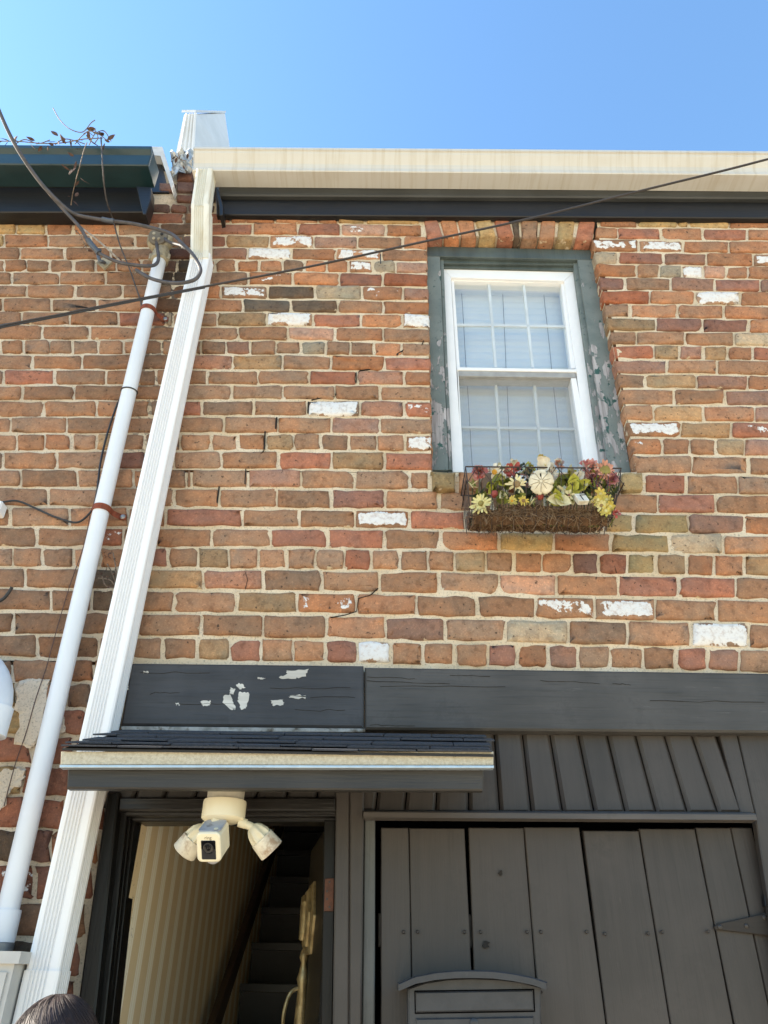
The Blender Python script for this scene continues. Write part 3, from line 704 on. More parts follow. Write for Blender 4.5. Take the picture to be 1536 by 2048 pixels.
for x, y in ((807, 1864), (835, 1864), (929, 1864), (961, 1864), (1054, 1864), (1082, 1864), (1173, 1864), (1210, 1868), (1296, 1867), (1324, 1864), (1416, 1863)):
    mb = MB(); p = W(x, y, .0385); m = Matrix.Translation(p)@Matrix.Rotation(pi/2, 4, 'X'); mb.lathe([(.0045, 0), (.0048, .0015), (.0028, .004), (.0015, .0035)], m, 10); mk('screw', mb, SCREW, GD)
mb = MB(); mb.slab([(1429, 1853), (1436, 1847), (1560, 1820), (1600, 1812), (1600, 1884), (1560, 1874), (1438, 1860), (1431, 1859)], .034, .040, .002); HG = mk('strap_hinge', mb, m_wood('hinge_paint', A(68, 63, 58, .7), A(57, 52, 48, .7), 0, .6, .3, spec=.25), GD)
for x, y in ((1493, 1852), (1529, 1835), (1440, 1854)):
    mb = MB(); m = Matrix.Translation(W(x, y, .034))@Matrix.Rotation(pi/2, 4, 'X'); mb.lathe([(.006, 0), (.006, .002), (.003, .004)], m, 10); mk('screw', mb, SCREW, HG)
mb = MB(); mb.slab([(1529, 1790), (1560, 1788), (1560, 1812), (1531, 1812)], .02, .04, .003); mk('hasp', mb, m_plain('dark_iron', A(40, 40, 42), rough=.4, metal=.6), GD)
KN = m_plain('knot_scar', A(48, 43, 39, .7), rough=.9)
for x, y, r in ((972, 1888, 9), (1002, 1746, 5), (1079, 1986, 7)):
    mb = MB(); q = [(x+cos(t*pi/8)*r*RND.uniform(.4, 1.2), y+sin(t*pi/8)*r*1.2*RND.uniform(.4, 1.1)) for t in range(16)]; mb.prism([W(a, b, .0405) for a, b in q], .05); mk('scar', mb, KN, GD)
# posts between door and garage
q4('post', DKTAUPE, [(672, 1582), (699, 1582), (697.5, 2120), (664, 2120)], -.012, .12, .004, H)
q4('post', DKTAUPE, [(700, 1582), (728, 1582), (722, 2120), (698.2, 2120)], -.014, .12, .004, H)
q4('trim_board', GREYTRIM, [(729, 1637), (750, 1637), (749, 2120), (723.5, 2120)], .012, .15, .003, H)
# ------------------------------------------------------------------ entry doorway
DF = q4('door_frame', BLACKX, [(238, 1594), (672, 1594), (672, 1621), (236, 1621)], -.012, .1, .005, H)
q4('jamb', BLACKW, [(214, 1584), (237.5, 1584), (180, 2120), (140, 2120)], -.022, .10, .005, DF)
q4('jamb', BLACKW, [(240, 1622), (254, 1622), (201, 2120), (181, 2120)], .02, .12, .003, DF)
q4('door_stop', BLACKW, [(254.5, 1632), (261, 1634), (208, 2120), (201.5, 2120)], .05, .13, .002, DF)
q4('door_stop', BLACKW, [(261.5, 1640), (269, 1643), (201+15, 2120), (208.5, 2120)], .075, .14, .002, DF)
q4('head_stop', BLACKX, [(238, 1621.5), (672, 1621.5), (672, 1632), (252, 1632)], .02, .12, .003, DF)
q4('head_stop', BLACKX, [(256, 1632.5), (672, 1632.5), (671, 1643), (266, 1643)], .06, .14, .003, DF)
q4('jamb', BLACKW, [(648, 1640), (671.5, 1640), (664, 2120), (640, 2120)], .03, .13, .003, DF)
RUST = m_plain('rusty_hinge_leaf', A(104, 60, 36), A(78, 44, 26), 60, .6, .4, dirt=A(196, 164, 100), dsc=30, dth=.6)
mb = MB(); mb.slab([(650, 1757), (668, 1756), (667, 1822), (648, 1822)], .022, .029, .001); HL = mk('hinge_leaf', mb, RUST, DF)
for x, y in ((659, 1764), (654, 1782), (654, 1798), (659, 1814)):
    mb = MB(); m = Matrix.Translation(W(x, y, .022))@Matrix.Rotation(pi/2, 4, 'X'); mb.lathe([(.003, 0), (.003, .001), (.001, .0015)], m, 8); mk('screw', mb, SCREW, HL)
# open door, hinged on the right, seen almost edge on
hp = W(645, 1900, .10); ang = radians(80); dd = V((-cos(ang), sin(ang), 0)); dn = V((-sin(ang), -cos(ang), 0))
zt = W(645, 1646, .1).z; DW = .60
def DP(s, t, z): return V((hp.x, hp.y, 0))+dd*s+dn*t+V((0, 0, z))
mb = MB(); c = [DP(0, 0, .05), DP(DW, 0, .05), DP(DW, -.04, .05), DP(0, -.04, .05)]
mb.add(c+[V((p.x, p.y, zt)) for p in c], [(0, 1, 5, 4), (1, 2, 6, 5), (2, 3, 7, 6), (3, 0, 4, 7), (4, 5, 6, 7), (3, 2, 1, 0)])
ED = mk('entry_door', mb, BLACKW, H, label='black entry door standing open inward')
BRASS = m_plain('worn_brass', A(206, 186, 140), A(150, 130, 92), 26, .38, .3, metal=.6)
def doorplate(name, s0, s1, z0, z1, th, t0, cut, mat, parent):
    pts = [(s0+cut, z0), (s1-cut, z0), (s1, z0+cut*2), (s1, z1-cut*2), (s1-cut, z1), (s0+cut, z1), (s0, z1-cut*2), (s0, z0+cut*2)]
    mb = MB(); n = 8
    vs = [DP(s, t0, z) for s, z in pts]+[DP(s, t0+th*.6, z) for s, z in pts]+[DP((s-(s0+s1)/2)*.85+(s0+s1)/2, t0+th, (z-(z0+z1)/2)*.92+(z0+z1)/2) for s, z in pts]
    fs = [tuple(range(2*n, 3*n))]+[(k*n+i, k*n+(i+1) % n, (k+1)*n+(i+1) % n, (k+1)*n+i) for k in (0, 1) for i in range(n)]
    mb.add(vs, fs); return mk(name, mb, mat, parent)
zc = 1.83
PLQ = doorplate('door_plaque', .26, .50, 1.672, 1.876, .012, .0005, .05, BRASS, ED)
doorplate('raised_rim', .30, .46, 1.692, 1.856, .012, .0135, .035, BRASS, PLQ)
doorplate('knocker_bar', .35, .41, 1.71, 1.84, .012, .026, .01, BRASS, PLQ)
zh = 1.585
mb = MB(); m = Matrix.Translation(DP(.455, .012, zh+.02)); mb.lathe([(.002, .11), (.008, .1), (.004, .09), (.012, .075), (.015, .06), (.009, .045), (.014, .02), (.02, 0), (.014, -.02), (.02, -.12), (.012, -.2)], m, 12); HS = mk('handle_set', mb, BRASS, ED)
mb = MB(); mb.tube(crom([DP(.455, .012, zh), DP(.455, .05, zh-.02), DP(.455, .066, zh-.09), DP(.455, .05, zh-.17), DP(.455, .012, zh-.19)]), .006, 8); mk('grip', mb, BRASS, HS)
# ------------------------------------------------------------------ stair hall
XW = -.735
mb = MB(); mb.add([(XW, .10, 0), (XW, 6.5, 0), (XW, 6.5, 5.6), (XW, .10, 5.0)], [(0, 1, 2, 3)]); HA = mk('hall_wall', mb, wallpaper_mat(), H, label='cream and tan striped wallpaper inside the doorway')
DARKP = m_plain('cream_bounce_paint', A(226, 214, 188), rough=.7)  # unseen side wall and ceiling, made pale to bounce light onto the wallpaper
mb = MB(); mb.box((-.07, .131, 0), (-.05, 6.5, 5.2)); mb.box((XW-.02, 6.4, 0), (-.071, 6.5, 5)); mk('hall_wall', mb, DARKP, H)
mb = MB(); mb.add([(XW-.02, .13, 2.5), (-.055, .13, 2.5), (-.055, 1.6, 2.5), (XW-.02, 1.6, 2.5)], [(0, 1, 2, 3)]); mb.add([(XW-.02, 1.6, 2.5), (-.055, 1.6, 2.5), (-.055, 6.4, 5), (XW-.02, 6.4, 5)], [(0, 1, 2, 3)]); mk('hall_ceiling', mb, DARKP, H)
TREAD = m_plain('black_stair_paint', A(34, 34, 37), A(26, 26, 29), 12, .35, .1)
RISER = m_plain('dark_grey_riser', A(50, 51, 54), A(42, 43, 46), 9, .5, .1, dirt=A(30, 30, 32))
mb = MB(); mb.box((XW+.002, 2.2-.25*8, .0), (-.075, 2.2-.25*8+.02, .1)); ST = mk('staircase', mb, RISER, H, label='black painted staircase climbing away inside the doorway')
for i in range(-7, 9):
    z = 1.585+.19*i; y = 2.2+.25*i
    if z < .1: continue
    mb = MB(); mb.box((XW+.004, y-.03, z-.034), (-.075, y+.25, z)); mk('tread', mb, TREAD, ST)
    mb = MB(); mb.box((XW+.006, y, z-.19), (-.075, y+.02, z-.035)); mk('riser', mb, RISER, ST)
mb = MB(); a = V((XW+.055, .95, 1.20)); b = V((XW+.055, 4.6, 3.62))
d = (b-a).normalized(); nn = V((0, -d.z, d.y))
mb.extrude([nn*.045+V((-.014, 0, 0)), nn*.045+V((.014, 0, 0)), -nn*.045+V((.014, 0, 0)), -nn*.045+V((-.014, 0, 0))], a, b); mk('handrail', mb, m_wood('brown_rail', A(74, 58, 46), A(58, 45, 36), 1, .4, .3), H)
for t in (.28, .7):
    p = a+(b-a)*t; mb = MB(); mb.tube([p+V((-.05, 0, -.07)), p+V((-.02, 0, -.05)), p+V((0, 0, -.02))], .008, 6); mk('rail_bracket', mb, BRASS, H)
# ------------------------------------------------------------------ cream gutter
CREAM = stain_white('cream_gutter_paint', A(218, 217, 211, .84), A(184, 172, 146), .45, (55, 2, 2.5))
CREAMB = stain_white('cream_gutter_soffit', A(226, 214, 186, .88), A(150, 128, 92), .25, (9, 5, 5))
yB = -.056; Zb = W(900, 378, yB).z; yF = WZ(900, 345.5, Zb).y; Zt = W(900, 300, yF-.04).z
def kprof():
    h = Zt-Zb
    return [V((0, yB, Zb)), V((0, yF, Zb)), V((0, yF-.003, Zb+.004)), V((0, yF-.003, Zb+.016)), V((0, yF+.001, Zb+.018)), V((0, yF, Zb+h*.25)), V((0, yF-.006, Zb+h*.42)), V((0, yF-.022, Zb+h*.62)), V((0, yF-.034, Zb+h*.76)),
            V((0, yF-.038, Zb+h*.86)), V((0, yF-.046, Zb+h*.88)), V((0, yF-.046, Zt)), V((0, yF-.03, Zt)), V((0, yF-.028, Zt-.012)), V((0, yF-.02, Zt-.03)), V((0, yF+.01, Zb+.012)), V((0, yB+.004, Zb+.012)), V((0, yB+.004, Zt)), V((0, yB, Zt))]
x0 = W(385.5, 320, yF-.03).x
G1 = thing('roof_gutter', 'long cream metal gutter with brown drip stains along the right hand eave', 'gutter', (x0, yF, Zb), 'eave gutters')
mb = MB(); mb.extrude(kprof(), V((x0, 0, 0)), V((3.4, 0, 0))); mk('trough', mb, CREAM, G1)
mb = MB(); pr = kprof()[:12]+[V((0, yB, Zt))]; mb.add([p+V((x0-.0015, 0, 0)) for p in pr]+[p+V((x0-.004, 0, 0)) for p in pr], [tuple(range(13)), tuple(reversed(range(13, 26)))]+[(i, (i+1) % 13, 13+(i+1) % 13, 13+i) for i in range(13)]); mk('end_cap', mb, CREAM, G1)
# ------------------------------------------------------------------ dark green gutter
GREEN = m_plain('dark_green_metal', A(34, 60, 65), A(28, 52, 57), 9, .28, .04, spec=.6)
yB2 = -.085; Zb2 = W(150, 374, yB2).z; yF2 = WZ(150, 331, Zb2).y; Zt2 = W(150, 292, yF2-.02).z; h = Zt2-Zb2
gp = [V((0, yB2, Zb2)), V((0, yF2, Zb2)), V((0, yF2-.004, Zb2+.006)), V((0, yF2-.006, Zb2+h*.62)), V((0, yF2-.018, Zb2+h*.78)), V((0, yF2-.022, Zb2+h*.84)), V((0, yF2-.022, Zt2)), V((0, yF2-.01, Zt2)), V((0, yF2+.004, Zb2+.012)), V((0, yB2+.003, Zb2+.012)), V((0, yB2+.003, Zt2)), V((0, yB2, Zt2))]
xe = W(296, 330, yF2).x
G2 = thing('roof_gutter', 'dark green box gutter along the left hand eave with dead vine on top', 'gutter', (xe, yF2, Zb2), 'eave gutters')
mb = MB(); mb.extrude(gp, V((-3.6, 0, 0)), V((xe, 0, 0))); mk('trough', mb, GREEN, G2)
mb = MB(); pr = gp[:7]+[gp[11]]; n = 8; mb.add([p+V((xe+.001, 0, 0)) for p in pr]+[p+V((xe+.003, 0, 0)) for p in pr], [tuple(reversed(range(n))), tuple(range(n, 2*n))]+[(i, (i+1) % n, n+(i+1) % n, n+i) for i in range(n)]); EC = mk('end_cap', mb, GREEN, G2)
RIV = m_plain('bright_rivet', A(190, 196, 196), rough=.3, metal=.6)
for i in range(8):
    t = i/7; mb = MB(); p = V((xe+.003, yF2-.004+(yB2-yF2)*.0+.008, Zb2+.01+t*(h-.03))); m = Matrix.Translation(p)@Matrix.Rotation(pi/2, 4, 'Y'); mb.lathe([(.003, 0), (.002, .0015), (.0005, .002)], m, 6); mk('rivet', mb, RIV, EC)
# ------------------------------------------------------------------ white clad party wall rising between the roofs
PW = m_plain('weathered_white_cladding', A(238, 238, 236, .9), A(226, 226, 222, .9), 6, .5, .15, dirt=A(190, 188, 184), dsc=14, dth=.62)
fl = [W(368, 229, .06), W(389, 229, .06), W(384, 318, .06), W(345, 340, .06)]; bk = [W(450, 226, .48), W(463, 318, .48)]
PT = thing('parapet_wall', 'white metal clad party wall rising between the two roofs', 'parapet', tuple(fl[3]))
mb = MB(); b2 = [V((fl[0].x-.03, .48, bk[0].z)), bk[0], bk[1], V((fl[3].x, .48, fl[3].z))]
mb.add(fl+b2, [(0, 1, 2, 3), (1, 5, 6, 2), (5, 4, 7, 6), (4, 0, 3, 7), (0, 4, 5, 1), (3, 2, 6, 7)]); mk('cladding', mb, PW, PT)
for u in (.25, .55, .8):
    a = fl[0].lerp(fl[1], u)+V((0, -.003, 0)); b = fl[3].lerp(fl[2], u)+V((0, -.003, 0)); mb = MB(); mb.tube([a, b], .006, 6); mk('seam_rib', mb, PW, PT)
mb = MB(); a, b = fl[1]+V((.006, -.004, .0)), fl[2]+V((.004, -.004, 0)); mb.tube([a, b], .009, 6); mk('corner_trim', mb, PW, PT)
mb = MB(); a, b = fl[0]+V((-.012, -.012, 0)), b2[0]+V((-.012, 0, 0)); c, d = b2[1]+V((.004, 0, 0)), fl[1]+V((.006, -.012, 0)); mb.add([a, b, c, d]+[p+V((0, 0, .025)) for p in (a, b, c, d)], [(0, 1, 2, 3), (4, 5, 6, 7), (0, 1, 5, 4), (1, 2, 6, 5), (2, 3, 7, 6), (3, 0, 4, 7)]); mk('cap_sheet', mb, PW, PT)
# brick stub of the party wall below the cladding
R = random.Random(21)
for i, (y0, y1) in enumerate(((342, 362), (364, 384), (386, 405), (407, 424))):
    for a, b in (((316, 352), (352, 388), (388, 430))[0 if i % 2 else 1:3] if i < 3 else ((300, 340), (340, 375), (375, 430))):
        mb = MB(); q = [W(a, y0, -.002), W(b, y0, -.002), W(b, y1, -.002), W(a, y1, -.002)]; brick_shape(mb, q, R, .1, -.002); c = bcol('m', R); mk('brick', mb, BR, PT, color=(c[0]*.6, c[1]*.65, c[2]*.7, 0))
mb = MB(); mb.slab([(300, 344), (434, 336), (434, 440), (280, 440)], .012, .1); mk('mortar_bed', mb, MORTL, PT)
FOIL = m_plain('crumpled_flashing', A(214, 216, 216), A(150, 152, 152), 40, .35, .6, metal=.3)
mb = MB(); g = 9; vs = []
for j in range(g):
    for i in range(g):
        p = W(342+i*5.3, 306+j*6+i*-1.2, -.03); vs.append(p+V((RND.uniform(-.008, .008), RND.uniform(-.025, .02), RND.uniform(-.01, .01))))
mb.add(vs, [(j*g+i, j*g+i+1, j*g+i+g+1, j*g+i+g) for j in range(g-1) for i in range(g-1)]); mk('crumpled_flashing', mb, FOIL, PT)
# ------------------------------------------------------------------ downspout
WHT = stain_white('white_downspout_paint', A(246, 246, 246, .92), A(226, 222, 208), .08, (8, 8, 1.0), .4)
CRM = stain_white('cream_stained_downspout', A(242, 238, 222, .9), A(206, 186, 140), .5, (26, 26, 4), .4)
def ribprof(wd, dp, xl):
    """plan outline of a corrugated rectangular pipe: front ribs and side ribs (x right, y away from viewer)"""
    pts = []; r = .008
    pts.append((0, dp-.004)); pts.append((.004, dp)); pts.append((wd-.004, dp)); pts.append((wd, dp-.004))
    for k in range(4):
        y = dp*(.78-.16*k); pts += [(wd, y), (wd-.005, y-.002), (wd-.005, y-.006), (wd, y-.008)]
    pts += [(wd, r), (wd-r*.3, r*.3), (wd-r, 0)]
    for k in range(5):
        x = wd*(.70-.105*k); pts += [(x, 0), (x-.0015, .006), (x-.006, .006), (x-.0075, 0)]
    pts += [(r, 0), (r*.3, r*.3), (0, r)]
    return [V((xl+x, y, 0)) for x, y in pts]
FY, DPT = -.118, .075
sect = []
tl, bl = W(341, 680, FY), W(166, 1437, FY); wd = ((W(386.5, 680, FY).x-tl.x)+(W(222, 1437, FY).x-bl.x))/2
D1 = thing('downspout', 'white ribbed square downspout with a cream stained top bend beside the grey conduit', 'drainpipe', (bl.x, FY, 0))
def lx(z): return tl.x+(bl.x-tl.x)*(z-tl.z)/(bl.z-tl.z)
def sweep(name, mat, stations, wd, dp):
    mb = MB(); P = ribprof(wd, dp, 0); n = len(P); vs = []
    for (x, y, z) in stations: vs += [V((x+p.x, y+p.y, z)) for p in P]
    fs = [(k*n+i, k*n+(i+1) % n, (k+1)*n+(i+1) % n, (k+1)*n+i) for k in range(len(stations)-1) for i in range(n)]
    mb.add(vs, fs); mb.add(vs[:n], [tuple(range(n))]); mb.add(vs[-n:], [tuple(reversed(range(n)))]); return mk(name, mb, mat, D1)
ztop = W(395, 505, FY).z; zj = W(80, 1952, FY).z
sweep('straight_pipe', WHT, [(lx(ztop), FY, ztop), (lx(2.2), FY, 2.2), (lx(zj), FY, zj)], wd, DPT)
sweep('lower_sleeve', WHT, [(lx(zj+.02)-.003, FY-.004, zj+.012), (lx(.3)-.003, FY-.004, .3), (lx(.2)-.003, FY-.06, .15)], wd+.006, DPT+.006)
zo = Zb+.004; yo = yB-.022-DPT
xo = W(384.5, 400, yo).x
z1 = W(395, 412, yo-.004).z; z2 = W(395, 500, FY-.003).z
sweep('top_outlet', CRM, [(W(388, 352, yo).x, yo, zo), (xo, yo-.006, z1)], wd*.93, DPT)
sweep('top_bend', CRM, [(xo+.001, yo-.009, z1+.012), (xo*.15+lx(z2)*.85, FY-.004, z2), (lx(z2-.03), FY-.004, z2-.05)], wd*.97, DPT+.004)
# ------------------------------------------------------------------ service conduit with weatherhead
GREYP = m_plain('pale_grey_conduit', A(236, 240, 246, .92), A(226, 232, 238, .92), 4, .38, .04)
yc_ = -.055
ca, cb = W(321, 515, yc_), W(9, 1850, yc_)
CD = thing('service_conduit', 'pale grey electrical conduit pipe with a weatherhead left of the downspout', 'conduit', tuple(cb))
r_ = .0285
mb = MB(); mb.tube([ca, ca.lerp(cb, .5), cb], r_, 20); mk('pipe', mb, GREYP, CD)
ax = (ca-cb).normalized()
CAST = m_plain('weathered_cast_metal', A(186, 176, 152), A(150, 140, 116), 30, .5, .3, dirt=A(110, 100, 84), dsc=30)
mz = ax.to_track_quat('Z', 'Y').to_matrix().to_4x4()
mb = MB(); mb.lathe([(.03, -.03), (.038, -.025), (.04, .0), (.036, .03), (.032, .05)], Matrix.Translation(ca)@mz, 20); WH = mk('weatherhead', mb, CAST, CD)
hc = W(320, 482, yc_-.012)
mb = MB(); m = Matrix.Translation(hc)@Matrix.Rotation(radians(108), 4, 'X')
mb.lathe([(.004, .036), (.034, .032), (.052, .018), (.060, 0), (.058, -.014)], m, 24); mk('hood', mb, CAST, CD)
DKF = m_plain('grey_insulator_face', A(120, 112, 98), rough=.6)
mb = MB(); m = Matrix.Translation(hc+V((0, -.012, -.004)))@Matrix.Rotation(radians(106), 4, 'X'); mb.lathe([(.044, .014), (.042, .024), (.0, .025)], m, 24); HF = mk('cable_plate', mb, DKF, CD)
for dx, dz in ((-.014, .012), (.014, .008), (-.01, -.014), (.008, -.016)):
    mb = MB(); m = Matrix.Translation(hc+V((dx*1.3, -.0375, -.012+dz*1.3)))@Matrix.Rotation(radians(106), 4, 'X'); mb.lathe([(.007, 0), (.007, .003), (.003, .0035)], m, 10); mk('cable_port', mb, m_plain('port_rubber', A(44, 42, 40), rough=.8) if dx > 0 and dz > 0 else CAST, HF)
for s in (-1, 1):
    mb = MB(); m = Matrix.Translation(ca+V((s*.04, -.01, -.01)))@mz; mb.lathe([(.008, -.016), (.008, .016)], m, 8); mk('clamp_lug', mb, CAST, WH)
RUS = m_plain('rusty_strap', A(150, 74, 44), A(112, 54, 34), 50, .75, .4, dirt=A(180, 120, 80), dsc=40)
for px, py in ((305, 622), (204, 1020)):
    c = W(px, py, yc_); t = (c-cb).length/(ca-cb).length; c = cb.lerp(ca, t)
    mb = MB(); N = 12; vs = []
    for i in range(N+1):
        a = pi*i/N
        for zz in (-.011, .011):
            for rr in (r_+.001, r_+.004): vs.append(c+V((-cos(a)*rr, -sin(a)*rr, zz)))
    for i in range(3):
        for zz in (-.011, .011):
            for rr in (-.001, .003): vs.append(c+V((r_+.006+i*.02, .047-rr if i else .02, zz)))
    fs = []
    for i in range(N+3):
        b0 = i*4; b1 = b0+4; fs += [(b0, b0+1, b1+1, b1), (b0+2, b1+2, b1+3, b0+3), (b0+1, b0+3, b1+3, b1+1), (b0, b1, b1+2, b0+2)]
    mb.add(vs, fs); STP = mk('pipe_strap', mb, RUS, CD)
    mb = MB(); m = Matrix.Translation(c+V((r_+.034, .044, 0)))@Matrix.Rotation(pi/2, 4, 'X'); mb.lathe([(.01, 0), (.01, .002), (.005, .006), (.002, .006)], m, 12); mk('bolt', mb, m_plain('zinc_bolt', A(170, 172, 174), rough=.35, metal=.7), STP)
BLK = m_plain('black_cable_jacket', A(46, 48, 52), A(38, 40, 44), 40, .5, .1)
c = cb.lerp(ca, ((W(259, 783, yc_)-cb).length/(ca-cb).length)); mb = MB(); mb.tube([c+V((cos(a)*(r_+.002), sin(a)*(r_+.002), .004*sin(a))) for a in [2*pi*i/20 for i in range(21)]], .0028, 6); mk('cable_tie', mb, BLK, CD)
mb = MB(); mb.lathe([(.034, -.04), (.035, -.038), (.035, .03), (.034, .035)], Matrix.Translation(cb)@mz, 20); mk('coupling', mb, GREYP, CD)
mb = MB(); mb.tube([cb+ax*-.03, cb+ax*-.15], .024, 16); mk('stub', mb, m_plain('grey_metal_stub', A(150, 152, 152), rough=.45, metal=.5), CD)
# ------------------------------------------------------------------ meter box
yM = -.17
BX = thing('meter_box', 'pale grey meter box at the foot of the conduit pipe', 'meter box', tuple(W(10, 2048, yM)))
BXM = m_plain('meter_box_paint', A(214, 212, 206, .88), A(196, 194, 190), 8, .5, .1, dirt=A(160, 156, 148), dsc=12, dth=.62)
a = W(32, 1916, yM); zt_ = a.z; mb = MB(); mb.box((a.x-.34, yM, .7), (a.x, -.005, zt_)); mk('body', mb, BXM, BX)
mb = MB(); mb.box((a.x-.352, yM-.012, zt_-.012), (a.x+.014, -.004, zt_+.014)); mk('lid', mb, BXM, BX)
mb = MB(); mb.box((a.x-.33, yM-.006, .74), (a.x-.012, yM-.0005, zt_-.03)); mk('cover', mb, BXM, BX)
mb = MB(); mb.lathe([(.035, 0), (.036, .02), (.03, .028)], Matrix.Translation(V((cb.x, yc_, zt_+.014))), 16); mk('hub', mb, m_plain('grey_hub', A(140, 142, 144), rough=.4, metal=.5), BX)
# ------------------------------------------------------------------ big white pipe bend at the left edge
SW = thing('pipe_bend', 'fat white plastic pipe bend at the left edge above the meter box', 'pipe', tuple(W(0, 1500, -.12)))
r = .052; pc = W(-22, 1440, -.12); c0 = V((pc.x-.16, -.12, pc.z+.03))
path = [c0+V((.16*cos(a), 0, .16*sin(a))) for a in [radians(90-90*i/10) for i in range(11)]]
mb = MB(); mb.tube([c0+V((-.3, 0, .16))]+path, r, 24); mk('elbow', mb, m_plain('white_pvc', A(232, 238, 246, .88), sc=8, rough=.3, bump=.03), SW)
mb = MB(); mb.tube([path[-1]+V((0, 0, .008)), path[-1]+V((0, 0, -.075))], r+.006, 24); mk('coupling', mb, GREYP, SW)
mb = MB(); mb.tube([path[-1]+V((0, 0, -.07)), path[-1]+V((0, 0, -.9))], r*.8, 24); mk('pipe', mb, bpy.data.materials['white_pvc'], SW)
# ------------------------------------------------------------------ little junction box and wires at the left
JB = thing('junction_box', 'small white junction box at the left edge with a dark wire', 'junction box', tuple(W(-12, 1015, -.03)))
a = W(6, 1002, -.04); mb = MB(); mb.rbox((a.x-.1, -.04, a.z-.05), (a.x, -.001, a.z), .006); mk('box', mb, VIN, JB)
mb = MB(); mb.rbox((a.x-.098, -.046, a.z-.048), (a.x-.002, -.0402, a.z-.002), .006); mk('cover', mb, VIN, JB)
def cable(name, label, pts, r, mat, cat='cable', group=None, n=8, seg=8):
    mb = MB(); mb.tube(crom([W(x, y, d) for x, y, d in pts], n), r, seg); o = mk(name, mb, mat); return tag(o, label, cat, group)
cable('wire', 'thin dark wire looping from the junction box up behind the conduit', [(5, 1004, -.03), (35, 1002, -.014), (70, 1016, -.014), (110, 1034, -.014), (152, 1045, -.014), (176, 1030, -.02), (188, 1010, -.03), (195, 975, -.03), (201, 925, -.02), (214, 870, -.014), (232, 815, -.03), (246, 785, -.05)], .0038, BLK, 'wire')
cable('wire', 'short cut black cable end poking in at the left edge', [(-20, 1212, -.02), (6, 1198, -.03), (18, 1184, -.035), (24, 1174, -.04)], .0055, BLK, 'wire')
cable('string', 'thin brown string trailing down the bricks beside the conduit', [(180, 1030, -.02), (168, 1090, -.01), (140, 1170, -.01), (116, 1250, -.01), (94, 1330, -.01), (72, 1396, -.012), (52, 1466, -.012), (30, 1530, -.012), (8, 1612, -.012)], .0014, m_plain('brown_string', A(96, 78, 76), rough=.9), 'string')
# ------------------------------------------------------------------ overhead cables
GRYC = m_plain('weathered_cable', A(92, 88, 90), A(70, 68, 70), 30, .6, .2)
WIREM = m_plain('bare_messenger_wire', A(196, 190, 186), A(140, 132, 124), 60, .4, .2, metal=.4)
cable('service_cable', 'thick twisted service cable running from upper left to the weatherhead', [(-25, 160, -.5), (0, 225, -.44), (30, 290, -.38), (75, 358, -.3), (128, 420, -.22), (160, 455, -.19), (176, 482, -.17), (196, 505, -.16), (236, 524, -.15), (268, 530, -.14), (298, 532, -.13), (312, 528, -.11), (317, 516, -.10), (314, 492, -.09), (311, 470, -.088), (318, 462, -.08)], .0075, GRYC, 'cable', 'service drop cables')
cable('service_cable', 'service cable looping past the weatherhead and across the white downspout', [(-24, 160, -.515), (1, 228, -.455), (33, 294, -.395), (77, 360, -.31), (120, 406, -.24), (150, 428, -.2), (190, 437, -.18), (225, 442, -.17), (270, 448, -.16), (320, 460, -.15), (346, 470, -.15), (365, 488, -.16), (385, 508, -.17), (399, 532, -.17), (400, 546, -.17), (388, 560, -.165), (360, 566, -.16), (330, 564, -.15), (300, 556, -.14), (272, 540, -.13)], .008, GRYC, 'cable', 'service drop cables')
cable('service_cable', 'short cable loop from the weatherhead port to the big loop', [(326, 470, -.085), (332, 480, -.10), (346, 487, -.13), (362, 491, -.15), (372, 497, -.16)], .007, GRYC, 'cable', 'service drop cables')
cable('messenger_wire', 'bare pale messenger wire tied to the wall hook', [(-26, 158, -.505), (-1, 226, -.445), (31, 292, -.385), (75, 359, -.305), (130, 424, -.21), (164, 456, -.17), (186, 473, -.14), (214, 497, -.10), (238, 520, -.06)], .0042, WIREM, 'wire')
TAPE = m_plain('grey_splice_tape', A(92, 98, 108), A(74, 80, 90), 50, .5, .4)
mb = MB(); mb.tube(crom([W(x, y, d) for x, y, d in ((176, 480, -.172), (186, 493, -.167), (198, 506, -.16))], 6), .0125, 10); tag(mk('cable_splice', mb, TAPE), 'grey taped splice on the service cable above the wall hook', 'splice', 'taped cable splices')
mb = MB(); mb.tube(crom([W(x, y, d) for x, y, d in ((204, 438.5, -.176), (216, 441, -.172), (228, 442.5, -.17))], 6), .0115, 10); tag(mk('cable_splice', mb, TAPE), 'grey taped splice on the arching cable under the black eave board', 'splice', 'taped cable splices')
HK = thing('wall_hook', 'galvanised wall hook on a diamond plate holding the cable', 'hook', tuple(W(208, 525, 0)))
mb = MB(); mb.slab([(192, 524), (208, 512), (224, 523), (208, 537)], -.012, .0, .002); mk('plate', mb, CAST, HK)
mb = MB(); mb.tube(crom([W(x, y, d) for x, y, d in ((209, 526, -.01), (207, 524, -.05), (200, 522, -.07), (196, 508, -.07), (200, 500, -.065))], 6), .008, 8); mk('hook', mb, m_plain('galvanised_iron', A(110, 116, 124), rough=.45, metal=.5), HK)
L_ = [(-60, 667, -.22), (0, 652, -.24), (120, 629, -.27), (230, 607, -.30), (410, 573, -.35), (620, 533, -.41), (840, 485, -.47), (1060, 437, -.53), (1280, 382, -.6), (1440, 343, -.65), (1560, 312, -.69), (1750, 262, -.76)]
cable('phone_line', 'thin black cable crossing the whole facade from left up to the right', L_, .0042, m_plain('dark_brown_cable', A(58, 52, 50), rough=.55), 'cable')
cable('phone_line', 'second thin black wire running under the crossing cable at the left', [(x, y+4+abs(x)*-.004, d) for x, y, d in L_[:5]], .003, BLK, 'cable')
